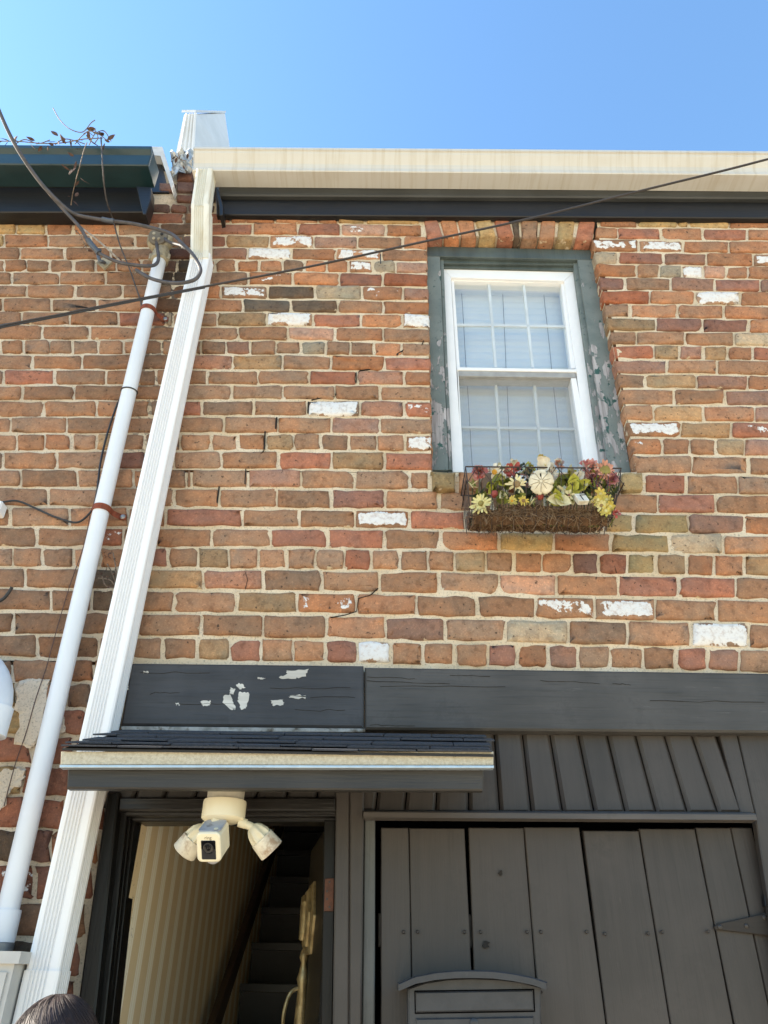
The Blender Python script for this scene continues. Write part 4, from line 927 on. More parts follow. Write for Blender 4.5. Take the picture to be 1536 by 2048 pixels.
mb = MB(); mb.tube(crom([W(x, y, -.24) for x, y in ((-4, 655), (8, 651.5), (22, 649))], 5), .0075, 8); tag(mk('cable_splice', mb, BLK), 'black taped splice on the crossing cable at the left edge', 'splice', 'taped cable splices')
cable('vine_stem', 'bare grey vine stem hanging from the green gutter down to the conduit strap', [(202, 275, -.3), (204, 310, -.32), (206, 340, -.31), (212, 395, -.2), (226, 440, -.06), (240, 490, -.03), (258, 535, -.02), (272, 575, -.02), (282, 605, -.03), (284, 622, -.03)], .0034, m_plain('grey_vine_bark', A(96, 92, 92), A(70, 66, 66), 60, .8, .3), 'vine')
# ------------------------------------------------------------------ dead vine with curled leaves
DEAD = m_plain('dead_leaf_brown', A(104, 80, 72), A(72, 54, 50), 60, .8, .3); STEM = m_plain('dry_vine_stem', A(150, 134, 118), A(104, 90, 80), 60, .8, .3)
def leafmesh(mb, p, d, nrm, L, Wd, curl=.5):
    d = d.normalized(); nrm = (nrm-d*nrm.dot(d)).normalized(); s = d.cross(nrm); vs = []
    prof = [(0, .08), (.25, .8), (.5, 1), (.78, .62), (1, .05)]
    for t, wv in prof:
        c = p+d*L*t+nrm*(curl*L*(t*t)*.6)
        vs += [c-s*Wd*wv*.5+nrm*Wd*.18*wv, c, c+s*Wd*wv*.5+nrm*Wd*.18*wv]
    fs = []
    for i in range(4):
        for k in range(2): a = i*3+k; fs.append((a, a+1, a+4, a+3))
    mb.add(vs, fs, True)
def rv(R): return V((R.gauss(0, 1), R.gauss(0, 1), R.gauss(0, 1))).normalized()
def vine(name, label, stems, leaves, R, lsz=(.022, .044), loc=None):
    T = thing(name, label, 'vine', tuple(W(*stems[0][0])))
    for st in stems:
        mb = MB(); mb.tube(crom([W(x, y, d) for x, y, d in st], 6), .0022, 6); mk('stem', mb, STEM, T)
    for x, y, d in leaves:
        mb = MB(); L = R.uniform(*lsz); dr = (rv(R)+V((0, -.2, -.5))).normalized(); leafmesh(mb, W(x, y, d), dr, rv(R), L, L*R.uniform(.3, .55), R.uniform(.4, 1.3)); mk('leaf', mb, DEAD, T)
R = random.Random(4)
vine('dead_vine', 'dead vine with curled brown leaves draped over the green gutter', [[(174, 285, -.33), (168, 300, -.34), (163, 318, -.335), (158, 338, -.33), (152, 360, -.26), (146, 385, -.2), (142, 410, -.14)], [(0, 282, -.28), (40, 283, -.3), (90, 287, -.31), (130, 285, -.31), (168, 278, -.3), (205, 276, -.3)], [(167, 268, -.3), (180, 262, -.3), (200, 270, -.3), (218, 284, -.3)], [(150, 288, -.3), (164, 272, -.3), (186, 258, -.3), (196, 274, -.3), (190, 286, -.3)], [(110, 289, -.3), (128, 278, -.3), (152, 282, -.3), (170, 288, -.3)], [(178, 290, -.3), (190, 268, -.3), (208, 262, -.3), (222, 282, -.3)], [(30, 288, -.3), (50, 279, -.3), (76, 287, -.3), (100, 280, -.3)], [(106, 216, -.3), (120, 240, -.3), (140, 258, -.3), (165, 264, -.3), (182, 246, -.3), (190, 240, -.3)]],
     [(150, 297, -.33), (148, 312, -.33), (153, 322, -.33), (152, 335, -.32), (141, 342, -.3), (138, 350, -.3), (160, 355, -.28), (150, 372, -.24), (157, 385, -.2), (136, 392, -.18), (146, 402, -.16), (152, 330, -.3), (176, 262, -.3), (185, 264, -.3), (192, 258, -.3), (200, 262, -.3), (196, 268, -.3), (207, 272, -.3), (214, 280, -.3), (220, 284, -.3), (172, 270, -.3), (124, 276, -.31), (118, 284, -.31), (108, 290, -.31), (80, 284, -.3), (96, 290, -.31), (84, 292, -.31), (36, 282, -.3), (20, 283, -.3), (4, 283, -.3), (60, 286, -.3), (178, 278, -.3), (26, 286, -.3), (14, 279, -.3), (70, 281, -.3), (112, 282, -.3), (116, 272, -.3), (132, 288, -.31), (140, 279, -.3), (188, 272, -.3), (204, 266, -.3), (166, 281, -.3), (210, 286, -.3), (150, 282, -.3)], R)
vine('dead_vine', 'scrap of dry vine caught on the service cable by the wall hook', [[(152, 462, -.2), (160, 470, -.19), (168, 486, -.17), (176, 502, -.16)], [(232, 512, -.1), (246, 522, -.1), (262, 534, -.1), (270, 548, -.1)]],
     [(154, 466, -.2), (162, 472, -.19), (158, 480, -.18), (168, 476, -.18), (172, 490, -.17), (236, 516, -.12), (244, 522, -.12), (250, 530, -.12), (258, 528, -.12), (262, 536, -.12), (240, 526, -.12), (174, 500, -.16)], R, (.012, .026))
vine('fallen_leaves', 'few dead leaves caught on the crumpled flashing at the party wall', [[(350, 310, -.05), (360, 318, -.06), (372, 322, -.06)]], [(352, 312, -.06), (360, 318, -.06), (366, 330, -.06), (358, 336, -.06), (374, 318, -.06), (350, 326, -.06)], R, (.02, .035))
o = bpy.data.objects['fallen_leaves']; o['category'] = 'leaves'
vine('dry_weed', 'dry weed growing from the joint between conduit and downspout', [[(232, 1176, -.005), (226, 1150, -.02), (214, 1128, -.03)], [(232, 1176, -.005), (220, 1160, -.03), (196, 1156, -.03)], [(233, 1175, -.005), (232, 1140, -.02), (226, 1105, -.03)], [(232, 1176, -.005), (212, 1172, -.03), (204, 1152, -.04)]],
     [(226+R.uniform(-26, 8), 1140+R.uniform(-36, 34), -.03) for _ in range(34)], R, (.006, .014)); bpy.data.objects['dry_weed']['category'] = 'weed'
# ------------------------------------------------------------------ canopy over the entry door
ye = -.36
SHG = m_plain('charcoal_asphalt_shingle', A(80, 80, 84, .9), A(60, 60, 64, .9), 220, .95, .9, dirt=A(96, 96, 100), dsc=380, dth=.6)
wl, wr = W(246, 1463, -.045), W(974, 1468, -.045); el, er = W(121, 1506, ye), W(994, 1504, ye)
zw = (wl.z+wr.z)/2; zee = (el.z+er.z)/2
CN = thing('door_canopy', 'small shingled canopy with a sandy metal edge above the doorway', 'canopy', ((el.x+er.x)/2, -.2, zee))
def RP(u, t, up=0.0):
    a = wl.lerp(el, t); b = wr.lerp(er, t); p = a.lerp(b, u); return V((p.x, -.045+(ye-.012+.045)*t, zw+(zee-zw)*t+up))
R = random.Random(9)
for row in range(5):
    t0, t1 = [.0, .22, .45, .68, .86][row], [.24, .47, .70, .88, 1.0][row]
    u = -.012 if row % 2 else 0; first = True
    while u < 1:
        w_ = R.uniform(.1, .2) if not first else R.uniform(.05, .16); first = False
        u2 = min(1.0+R.uniform(-.006, .008), u+w_)
        if u2 > .94: u2 = 1.0+R.uniform(-.014, .01)
        g = .0016; mb = MB(); jl, jr = R.uniform(-.004, .004), R.uniform(-.004, .004); e = R.uniform(-.0, .004)
        top = [RP(u+g, t0, .002), RP(u2-g, t0, .002), RP(u2-g, t1+jr, .0075+e), RP((u+u2)/2, t1+R.uniform(-.006, .006), .0075+e), RP(u+g, t1+jl, .0075+e)]
        lo = [p-V((0, 0, .0045)) for p in top]
        mb.add(top+lo, [(0, 1, 2, 3, 4), (9, 8, 7, 6, 5)]+[(i, (i+1) % 5, 5+(i+1) % 5, 5+i) for i in range(5)]); mk('shingle', mb, SHG, CN)
        u = u2
        if u2 >= .985: break
mb = MB(); a, b, c, d = RP(.004, 0, -.002), RP(.99, 0, -.002), RP(.99, .985, -.001), RP(.004, .985, -.001); mb.add([a, b, c, d]+[p-V((0, 0, .006)) for p in (a, b, c, d)], [(0, 1, 2, 3), (7, 6, 5, 4), (0, 1, 5, 4), (1, 2, 6, 5), (2, 3, 7, 6), (3, 0, 4, 7)]); mk('roof_deck', mb, m_plain('dark_deck_board', A(50, 48, 46), rough=.8), CN)
mb = MB(); mb.slab([(240, 1452), (730, 1457), (730, 1464), (246, 1462)], -.05, -.02, .001); mk('flashing', mb, m_plain('pale_flashing', A(176, 178, 176), A(130, 130, 126), 30, .8, .2, dirt=A(96, 90, 80), dsc=24, dth=.5, spec=.15), CN)
GRIT = m_plain('gritty_drip_edge', A(216, 208, 186), A(192, 182, 158), 160, .75, .6, dirt=A(140, 128, 104), dsc=120, dth=.6)
GRITL = m_plain('sky_tinted_drip_lip', A(206, 220, 232), rough=.25, metal=.5)  # pale blue of the reflected sky put into the lip colour
mb = MB(); mb.slab([(122, 1503), (987, 1503), (987, 1530), (121, 1529)], ye, ye+.02, .001); mk('drip_edge', mb, GRIT, CN)
mb = MB(); mb.slab([(119, 1529.5), (988, 1530.5), (988, 1536), (119, 1535)], ye-.004, ye+.02, .001); mk('drip_lip', mb, GRITL, CN)
FB = m_wood('canopy_board_paint', A(58, 55, 52, .75), A(46, 44, 42, .75), 0, .45, .9)
mb = MB(); mb.slab([(135, 1536), (968, 1537), (966, 1581), (133, 1577)], ye+.024, ye+.05, .004); mk('fascia_board', mb, FB, CN)
zs = W(500, 1574, ye+.05).z+.07
a = W(137, 1560, ye+.05); b = W(966, 1560, ye+.05)
mb = MB(); mb.box((a.x+.03, ye+.052, zs), (b.x, -.047, zs+.008)); mk('soffit', mb, m_wood('canopy_soffit_paint', A(34, 32, 30, .8), A(26, 24, 23, .8), 0), CN)
# ------------------------------------------------------------------ floodlight camera
yl = -.21
LC = W(450, 1606, yl)
FLC = thing('floodlight_camera', 'cream security floodlight with a camera and two lamp heads under the canopy', 'security light', tuple(LC))
CRP = m_plain('cream_plastic', A(244, 234, 204, .9), A(236, 226, 196, .9), 6, .38, .02)
CRD = m_plain('dusty_cream_plastic', A(240, 232, 210, .9), A(214, 204, 184), 20, .5, .08, dirt=A(176, 150, 122), dsc=22, dth=.5)
GRD = m_plain('grey_dusty_plastic', A(200, 200, 204), A(176, 178, 186), 16, .5, .08, dirt=A(140, 138, 138), dsc=30, dth=.52)
T = Matrix.Translation
mb = MB(); mb.lathe([(.048, W(450, 1600, yl).z-LC.z-.005), (.05, zs-LC.z-.001)], T(LC), 28); JX = mk('mounting_box', mb, m_plain('beige_box', A(214, 206, 186), rough=.55), FLC)
for s, px in ((-.32, 433), (.75, 482)):
    a = s-.0; p = LC+V((sin(a)*.0495, -cos(a)*.0495, (zs-LC.z)*.55)); mb = MB(); mb.lathe([(.0095, 0), (.0095, .0025), (.007, .003), (.0, .002)], T(p)@Matrix.Rotation(a, 4, 'Z')@Matrix.Rotation(pi/2, 4, 'X'), 16); sc_ = mk('plug', mb, GRD, JX)
    mb = MB(); mb.box((-.001, -.0032, -.008), (.001, -.0026, .008), T(p)@Matrix.Rotation(a, 4, 'Z')); mk('slot', mb, NIGHT, JX)
zlip = W(450, 1629, yl-.058).z-LC.z
mb = MB(); mb.lathe([(.03, .006), (.0555, .005), (.0565, .0), (.0565, zlip), (.051, zlip-.005), (.034, zlip-.011), (.0, zlip-.013)], T(LC), 36); mk('base', mb, CRP, FLC)
# camera head: tilted down
cc = W(425, 1684, yl-.05)
Rm = T(cc)@Matrix.Rotation(radians(-6), 4, 'Z')@Matrix.Rotation(radians(33), 4, 'X')@Matrix.Scale(.86, 4)
mb = MB(); mb.rbox((-.0355, -.036, -.043), (.0355, .05, .043), .014, Rm, 'y', 5); CH = mk('camera_head', mb, CRP, FLC)
mb = MB(); mb.rbox((-.033, -.028, .0425), (.033, .047, .0445), .012, Rm, 'z', 4); mk('dusty_top', mb, GRD, CH)
mb = MB(); mb.lathe([(.0065, 0), (.0065, .0012), (.0045, .0016), (.0, .0016)], Rm@T((.017, -.012, .0446)), 14); mk('button', mb, CRP, CH)
PNL = m_plain('black_gloss_panel', (.006, .006, .008, 1), rough=.12); PN2 = m_plain('dark_grey_panel', (.028, .028, .032, 1), rough=.3)
mb = MB(); mb.rbox((-.021, -.0372, -.034), (.0215, -.0358, .021), .003, Rm, 'y', 3); PA = mk('lens_panel', mb, PN2, CH)
mb = MB(); mb.rbox((-.0208, -.0378, -.004), (.0213, -.0370, .0208), .002, Rm, 'y', 3); mk('upper_panel', mb, PNL, CH)
mb = MB(); L0 = Rm@T((0, -.0375, -.001))@Matrix.Rotation(pi/2, 4, 'X'); mb.lathe([(.0155, 0), (.0155, .0015), (.013, .0024), (.011, .0014), (.007, .0006), (.0066, .0018), (.0, .0024)], L0, 28); mk('lens', mb, PNL, CH)
mb = MB(); mb.lathe([(.021, .004), (.0215, .0), (.018, -.008), (.010, -.014), (.0, -.016)], Rm@T((.002, -.004, -.045)), 22); mk('motion_sensor', mb, GRD, CH)
mb = MB(); mb.tube([LC+V((-.012, -.02, zlip-.012)), cc+V((.006, .012, .05))], .017, 14); mk('camera_neck', mb, CRP, FLC)
# raised word on the camera front, as on the real one
tx = bpy.data.curves.new('lettering', 'FONT'); tx.body = 'ring'; tx.size = .0135; tx.extrude = .0002; tx.align_x = 'CENTER'; tx.align_y = 'CENTER'
tmpM = Rm@T((.0, -.0365, .0285))@Matrix.Rotation(pi/2, 4, 'X')
to_ = bpy.data.objects.new('lettering_curve', tx); COL.objects.link(to_); bpy.context.view_layer.update()
tme = bpy.data.meshes.new_from_object(to_.evaluated_get(bpy.context.evaluated_depsgraph_get())); bpy.data.objects.remove(to_)
tme.transform(tmpM); mb = MB(); mb.add([v.co.copy() for v in tme.vertices], [tuple(p.vertices) for p in tme.polygons]); mk('lettering', mb, m_plain('grey_print', A(150, 138, 112), rough=.6), CH)
def lamp_head(apex, axis, parent):
    m = T(apex)@axis.normalized().to_track_quat('Z', 'Y').to_matrix().to_4x4()@Matrix.Scale(.86, 4)
    mb = MB(); rib = lambda k, z: 1.0+(.09 if k % 6 in (0, 1) else (-.02 if k % 6 in (2, 5) else -.07))*(1 if z > .006 else .3)
    mb.lathe([(.009, -.004), (.011, .0), (.019, .005), (.026, .018), (.0305, .035), (.0325, .056)], m, 48, True, rib); Hh = mk('lamp_head', mb, CRP, parent)
    mb = MB(); mb.lathe([(.0345, .046), (.0365, .047), (.0395, .094), (.0385, .095), (.0365, .06), (.03, .056)], m, 40); mk('shade', mb, CRD, Hh)
    mb = MB(); mb.lathe([(.036, .076), (.02, .08), (.0, .081)], m, 28); mk('led_lens', mb, m_plain('frosted_lens', A(230, 228, 218), rough=.3), Hh)
ra = W(503, 1652, yl+.0); lamp_head(ra, V((.66, .28, -.66)), FLC)
mb = MB(); a0 = LC+V((.043, .0, zlip-.008)); mb.tube([a0, a0.lerp(ra, .5)+V((.002, 0, 0))], .0125, 14); mb.tube([a0.lerp(ra, .5), ra+V((.003, 0, -.003))], .0105, 14); mk('arm', mb, CRP, FLC)
la = W(409, 1652, yl+.03); lamp_head(la, V((-.56, .25, -.7)), FLC)
mb = MB(); a1 = LC+V((-.03, .02, zlip-.008)); mb.tube([a1, la], .0115, 14); mk('arm', mb, CRP, FLC)
# ------------------------------------------------------------------ mailbox
ymb = -.075
MBX = thing('mailbox', 'dark grey metal mailbox with an arched lid on the plank door', 'mailbox', tuple(W(945, 2048, ymb)))
MM = m_plain('dark_grey_mailbox_metal', A(66, 67, 71, .75), A(57, 58, 62, .75), 30, .42, .12, dirt=A(96, 98, 100), dsc=26, dth=.62)
arc = [(816, 1976), (850, 1964), (895, 1957), (945, 1955), (1000, 1957), (1045, 1963), (1082, 1973)]
mb = MB(); mb.slab(arc+[(1086, 2330), (818, 2330)], ymb, .04, .004); mk('body', mb, MM, MBX)
lid = [(796, 1967), (830, 1952), (870, 1944), (910, 1940.5), (945, 1940), (985, 1941), (1025, 1946), (1065, 1954), (1095, 1964)]
und = [(x, y+13) for x, y in reversed(lid)]
mb = MB(); mb.slab(lid+und, ymb-.035, .042, .003); mk('lid', mb, MM, MBX)
q4('slot_flap', MM, [(831, 1984), (1066, 1980), (1068, 2021), (832, 2025)], ymb-.006, ymb-.0005, .003, MBX)
q4('slot_gap', NIGHT, [(828.5, 1981), (1068.5, 1977.5), (1070.5, 2024), (829.5, 2028)], ymb-.0012, ymb-.0004, 0, MBX)
q4('door_flap', MM, [(832, 2037), (1068, 2033), (1071, 2320), (834, 2320)], ymb-.006, ymb-.0005, .003, MBX)
mb = MB(); mb.lathe([(.01, 0), (.01, .004), (.006, .006), (.002, .006)], T(W(948, 2046, ymb-.006))@Matrix.Rotation(pi/2, 4, 'X'), 16); mk('lock', mb, MM, MBX)
# ------------------------------------------------------------------ window basket
yf_, yw_ = -.20, -.02
tlp, trp = W(931, 930, yf_), W(1243, 940, yf_); zt_ = (tlp.z+trp.z)/2
blp, brp = W(940, 1029, -.165), W(1226, 1036, -.165); zb_ = (blp.z+brp.z)/2
zk = (W(950, 1058, yw_).z+W(1207, 1063, yw_).z)/2
BK = thing('flower_basket', 'rusty wire window basket with a coir liner under the sash window', 'basket', ((tlp.x+trp.x)/2, -.1, zk))
IRON = m_plain('rusty_wire', A(74, 58, 48), A(52, 42, 38), 60, .65, .3)
xl, xr = tlp.x, trp.x
def bar(pts, r=.0018, nm='wire'):
    mb = MB(); mb.tube(pts, r, 6); return mk(nm, mb, IRON, BK)
bar([V((xl, yw_, zt_)), V((xl, yf_, zt_)), V((xr, yf_, zt_)), V((xr, yw_, zt_)), V((xl, yw_, zt_))], .0028, 'top_rim')
bxl, bxr = blp.x, brp.x
bar([V((bxl+.01, -.015, max(zk, zb_))), V((bxl, -.165, zb_)), V((bxr, -.165, zb_)), V((bxr-.01, -.015, max(zk, zb_)))], .0026, 'lower_rim')
NB_ = 13
for i in range(NB_+1):
    u = i/NB_; x = xl+(xr-xl)*u; xb = bxl+(bxr-bxl)*u
    bar(crom([V((x, yf_, zt_)), V(((x+xb)/2, yf_-.004, zt_*.5+zb_*.5)), V((xb, -.165, zb_)), V((xb, -.11, zb_-.03)), V((xb, -.02, zk))] if 0 < i < NB_ else [V((x, yf_, zt_)), V(((x+xb)/2, yf_-.004, zt_*.5+zb_*.5)), V((xb, -.165, zb_))], 4), .0014)
for i in range(6):  # diamond lattice near the rim
    u0, u1 = i/6, (i+1)/6; xa, xb, xm = xl+(xr-xl)*u0, xl+(xr-xl)*u1, xl+(xr-xl)*(u0+u1)/2
    bar(crom([V((xa, yf_-.003, zt_-.075)), V(((xa*.45+xm*.55), yf_-.004, zt_-.03)), V((xm, yf_-.003, zt_))], 4), .0014); bar(crom([V((xb, yf_-.003, zt_-.075)), V(((xb*.45+xm*.55), yf_-.004, zt_-.03)), V((xm, yf_-.003, zt_))], 4), .0014)
for xx, xb in ((xl, bxl), (xr, bxr)):
    for k in range(5):
        y0 = yf_+(yw_-yf_)*k/5; bar(crom([V((xx, y0, zt_)), V(((xx+xb)/2, y0*.9, (zt_+zb_)/2)), V((xb, y0*.8, zb_+.0))], 4), .0016)
    bar([V((xx, yf_, zt_-.06)), V((xx, yw_, zt_-.06))], .0024)
COIR = m_plain('coir_fibre_mat', A(112, 84, 58), A(74, 54, 38), 60, .95, .9, dirt=A(60, 42, 30), dsc=16, dth=.55)
mb = MB(); sec = [(-.17, zb_+.022), (-.166, zb_+.0), (-.14, zb_-.02), (-.08, zk+.006), (-.02, zk-.004), (-.015, zb_+.03)]; vs = []; nn = 26
for i in range(nn+1):
    x = bxl+.012+(bxr-bxl-.03)*i/nn; hump = .03*math.exp(-((i/nn-.42)/.14)**2)
    for (y, z) in sec:
        vs.append(V((x+RND.uniform(-.003, .003), y+RND.uniform(-.004, .004), z+RND.uniform(-.004, .004)+(hump if y < -.165 and z > zb_+.01 else 0))))
m_ = len(sec); mb.add(vs, [(i*m_+k, i*m_+k+1, (i+1)*m_+k+1, (i+1)*m_+k) for i in range(nn) for k in range(m_-1)]+[(i*m_, (i+1)*m_, (i+1)*m_+m_-1, i*m_+m_-1) for i in range(nn)], True); mb.add(vs[:m_], [tuple(range(m_))]); mb.add(vs[-m_:], [tuple(range(m_))])
CL = mk('coir_liner', mb, COIR, BK)
mb = MB(); R = random.Random(12)
for i in range(900):
    x = R.uniform(bxl+.01, bxr-.01); k = R.random()
    if k < .55: y, z = R.uniform(-.165, -.02), 0; z = zb_-.005+(zk-zb_)*max(0, (y+.165)/.145); p = V((x, y, z))
    else: p = V((x, -.170, zb_+R.uniform(-.005, .032)))
    d = (rv(R)+V((R.choice((-1, 1))*.8, -.3, -.35))).normalized(); L = R.uniform(.015, .05); q = rv(R)*L*.5
    mb.tube([p, p+d*L*.5+q*.4, p+d*L+q], .0009, 3, False)
mk('coir_fibres', mb, [m_plain('coir_strand', A(168, 142, 110), A(112, 88, 64), 40, .9, 0)], BK, kind='stuff', fix=False)
# ------------------------------------------------------------------ artificial flowers
def fm(name, r, g, b): return m_plain(name, A(r, g, b, .88), A(r*.86, g*.84, b*.8, .86), 50, .65, .15)
PETAL = {'white': fm('white_petal', 238, 234, 220), 'cream': fm('cream_petal', 238, 230, 184), 'lime': fm('lime_cream_petal', 228, 222, 158), 'yellow': fm('yellow_petal', 222, 206, 104), 'pink': fm('pink_petal', 230, 168, 162), 'rose': fm('rose_petal', 208, 132, 138),
         'red': fm('red_petal', 200, 96, 88), 'mauve': fm('mauve_petal', 160, 102, 116), 'salmon': fm('salmon_petal', 220, 160, 140), 'brown': fm('brown_centre', 150, 126, 86), 'orange': fm('orange_centre', 224, 168, 50), 'olive': fm('olive_centre', 150, 140, 70), 'dust': fm('dusty_pink_petal', 190, 164, 158)}
LEAFM = {'green': fm('moss_green_leaf', 120, 132, 56), 'lime': fm('yellow_green_leaf', 186, 190, 78), 'dark': fm('dark_green_leaf', 58, 72, 48), 'pale': fm('pale_leaf', 214, 210, 172)}
def basis(nrm):
    nrm = nrm.normalized(); u = nrm.cross(V((0, 0, 1))); u = u.normalized() if u.length > .01 else V((1, 0, 0)); return nrm, u, nrm.cross(u)
def flower(px, py, y, rpx, kind, label, petal, centre, n=14, layers=1, cup=.25, cr=.28, tilt=None, pw=.9, name='artificial_flower', group='artificial flowers in the window basket'):
    c = W(px, py, y); r = rpx*(c-CAM).length/FPX*1.12
    nrm = (tilt or (CAM-c).normalized()+rv(R)*.3+V((0, 0, .25))); nrm, u, v = basis(nrm)
    T_ = thing(name, label, 'flower', tuple(c), group)
    for L in range(layers):
        k = 1-.26*L
        for i in range(n):
            if R.random() < .07: continue
            a = 2*pi*(i+.5*L+R.uniform(-.28, .28))/n; d = u*cos(a)+v*sin(a); s = nrm.cross(d); rr = r*k*R.uniform(.76, 1.12); ww = 2*pi*r*.62*k/n*pw; cu = cup*(1+L*1.0)+R.uniform(-.28, .22)
            vs = []
            for t, wv in ((.12, .45), (.4, .85), (.7, 1.0), (.9, .75), (1, .25)):
                p = c+d*rr*t+nrm*(rr*cu*t*t+L*r*.06); vs += [p-s*ww*wv*.5, p+nrm*-.12*ww*wv, p+s*ww*wv*.5]
            mb = MB(); mb.add(vs, [(q*3+w2, q*3+w2+1, q*3+w2+4, q*3+w2+3) for q in range(4) for w2 in range(2)], True); mk('petal', mb, PETAL[petal], T_)
    mb = MB(); m = T(c)@nrm.to_track_quat('Z', 'Y').to_matrix().to_4x4(); h = r*.12+layers*r*.05
    mb.lathe([(r*cr, -.002), (r*cr*1.02, h*.4), (r*cr*.7, h), (.0003, h*.8)], m, 12); mk('centre', mb, PETAL[centre], T_)
    mb = MB(); e = V((c.x*.92+(xl+xr)/2*.08, -.1, zb_+.0)); mb.tube(crom([c-nrm*.002, c-nrm*.015+V((0, .01, -.01)), e], 4), .0016, 5); mk('stem', mb, LEAFM['green'], T_)
    return T_
def frill(px, py, y, rpx, label, cols, n=26):
    """carnation or peony: crowded ruffled petals round a dome"""
    c = W(px, py, y); r = rpx*(c-CAM).length/FPX*1.2; nrm, u, v = basis((CAM-c).normalized()+V((0, 0, .5)))
    T_ = thing('artificial_flower', label, 'flower', tuple(c), 'artificial flowers in the window basket')
    for i in range(n):
        f = (i+.5)/n; a = i*2.39996; e = f*1.45; d = (u*cos(a)+v*sin(a))*sin(e)+nrm*cos(e); s = d.cross(nrm); s = s.normalized() if s.length > .05 else u
        o_ = s.cross(d).normalized(); rr = r*R.uniform(.8, 1.1); ww = r*R.uniform(.55, .85); vs = []
        for t, wv in ((.3, .4), (.7, .8), (1.0, 1.0)):
            for q in (-2, -1, 0, 1, 2):
                vs.append(c+d*rr*t+s*ww*wv*q*.25+o_*(R.uniform(-.09, .09)*r*t)+d*R.uniform(-.12, .08)*r*t)
        mb = MB(); mb.add(vs, [(k*5+q, k*5+q+1, k*5+q+6, k*5+q+5) for k in range(2) for q in range(4)], True); mk('petal', mb, PETAL[cols[i % len(cols)]], T_)
    mb = MB(); mb.tube([c, V((c.x, -.1, zb_))], .0018, 5); mk('stem', mb, LEAFM['green'], T_)
def spray(px, py, y, rpx, label, cols, n=9, L=(.03, .05), wid=.6, name='artificial_leaf_spray'):
    c = W(px, py, y); r = rpx*(c-CAM).length/FPX
    T_ = thing(name, label, 'foliage', tuple(c), 'artificial foliage in the window basket')
    for i in range(n):
        d = (rv(R)+V((0, -.5, .15))).normalized(); p = c+rv(R)*r*.45; l = R.uniform(*L); mb = MB(); leafmesh(mb, p-d*l*.35, d, (CAM-c).normalized()+rv(R)*.6, l, l*wid, R.uniform(-.2, .5)); mk('leaf', mb, LEAFM[cols[i % len(cols)]], T_)
    mb = MB(); mb.tube([c, V((c.x, -.1, zb_))], .0018, 5); mk('stem', mb, LEAFM['dark'], T_)
R = random.Random(33)
flower(962, 1007, -.2, 21, 0, 'large lime cream daisy at the lower left corner of the basket', 'lime', 'olive', 16, 2, .1, .25)
flower(1033, 968, -.2, 19, 0, 'cream daisy with a flat brown centre left of the sand dollar', 'cream', 'brown', 15, 1, .05, .34)
flower(989, 944, -.19, 16, 0, 'white daisy with an orange centre near the left end of the rim', 'white', 'orange', 12, 1, -.1, .3)
frill(959, 946, -.17, 15, 'pink ruffled carnation at the left end of the basket', ['pink', 'rose', 'pink', 'red'])
flower(1026, 943, -.17, 17, 0, 'red lily like bloom with salmon tips behind the cream daisy', 'red', 'salmon', 6, 2, .5, .15, pw=.8)
flower(1091, 930, -.2, 17, 0, 'white five petalled bloom draped over the top of the sand dollar', 'white', 'cream', 5, 2, .3, .12, pw=1.0)
flower(1082, 915, -.18, 7, 0, 'small upright yellow bud standing highest above the rim', 'yellow', 'orange', 6, 1, 1.5, .3)
frill(1118, 929, -.17, 11, 'faded dusty pink bloom on the rim right of the sand dollar', ['dust', 'white', 'salmon'], 16)
flower(1027, 928, -.15, 10, 0, 'little white bloom peeping over the rim behind the red one', 'white', 'cream', 6, 2, .3, .2)
frill(1180, 938, -.18, 17, 'pale pink frilled peony left of the brown centred one', ['pink', 'white', 'rose', 'pink'])
flower(1210, 941, -.2, 19, 0, 'pink ruffled bloom with a large olive centre at the right end of the rim', 'salmon', 'olive', 18, 2, .12, .5, pw=1.2)
frill(1188, 960, -.17, 14, 'dark rose bloom hanging below the pink peony', ['mauve', 'rose', 'mauve'], 20)
frill(1224, 962, -.18, 13, 'mauve pink bloom at the right end wires', ['rose', 'mauve', 'pink'], 18)
flower(1157, 955, -.19, 12, 0, 'white blossom between green leaves right of the middle', 'white', 'cream', 5, 2, .4, .15, pw=1.0)
flower(1024, 1002, -.19, 10, 0, 'small bright yellow daisy left of its twin above the coir', 'yellow', 'orange', 12, 2, .15, .25)
flower(1047, 1001, -.19, 10, 0, 'small bright yellow daisy with a brown centre beside its twin', 'yellow', 'brown', 12, 2, .15, .35)
for (x, y), lb in zip(((1201, 988), (1214, 1000), (1203, 1011), (1220, 1013), (1212, 1022), (1196, 1000)), ('topmost bloom of the yellow cluster at the lower right corner', 'yellow bloom right of centre in the corner cluster', 'pale yellow bloom with a round brown eye in the corner cluster', 'yellow bloom touching the right end wire', 'lowest bloom of the yellow cluster over the lower wire', 'yellow bloom at the left side of the corner cluster')):
    flower(x, y, -.2, 11, 0, lb, 'yellow' if 'pale' not in lb else 'lime', 'brown' if 'eye' in lb else 'lime', 8, 2, .25, .28)
frill(1234, 1028, -.2, 8, 'small red pink bloom hanging out at the lower right corner', ['rose', 'pink', 'red'], 12)
flower(1115, 1001, -.18, 11, 0, 'dusty mauve petalled bloom above the coir hump', 'dust', 'mauve', 5, 1, .5, .15)
spray(1011, 967, -.16, 14, 'moss green leaves beside the cream daisy', ['green', 'lime', 'green'], 10)
spray(985, 972, -.17, 13, 'yellow green leaves under the pink carnation', ['lime', 'green'], 8)
spray(1005, 995, -.18, 15, 'dull green leaves above the lower left coir', ['green', 'pale', 'green'], 10)
spray(1122, 964, -.17, 17, 'broad green leaves just right of the sand dollar', ['green', 'lime', 'green', 'dark'], 12)
spray(1150, 972, -.19, 14, 'large yellow green leaves under the white blossom', ['lime', 'lime', 'green'], 7, (.05, .065), .8)
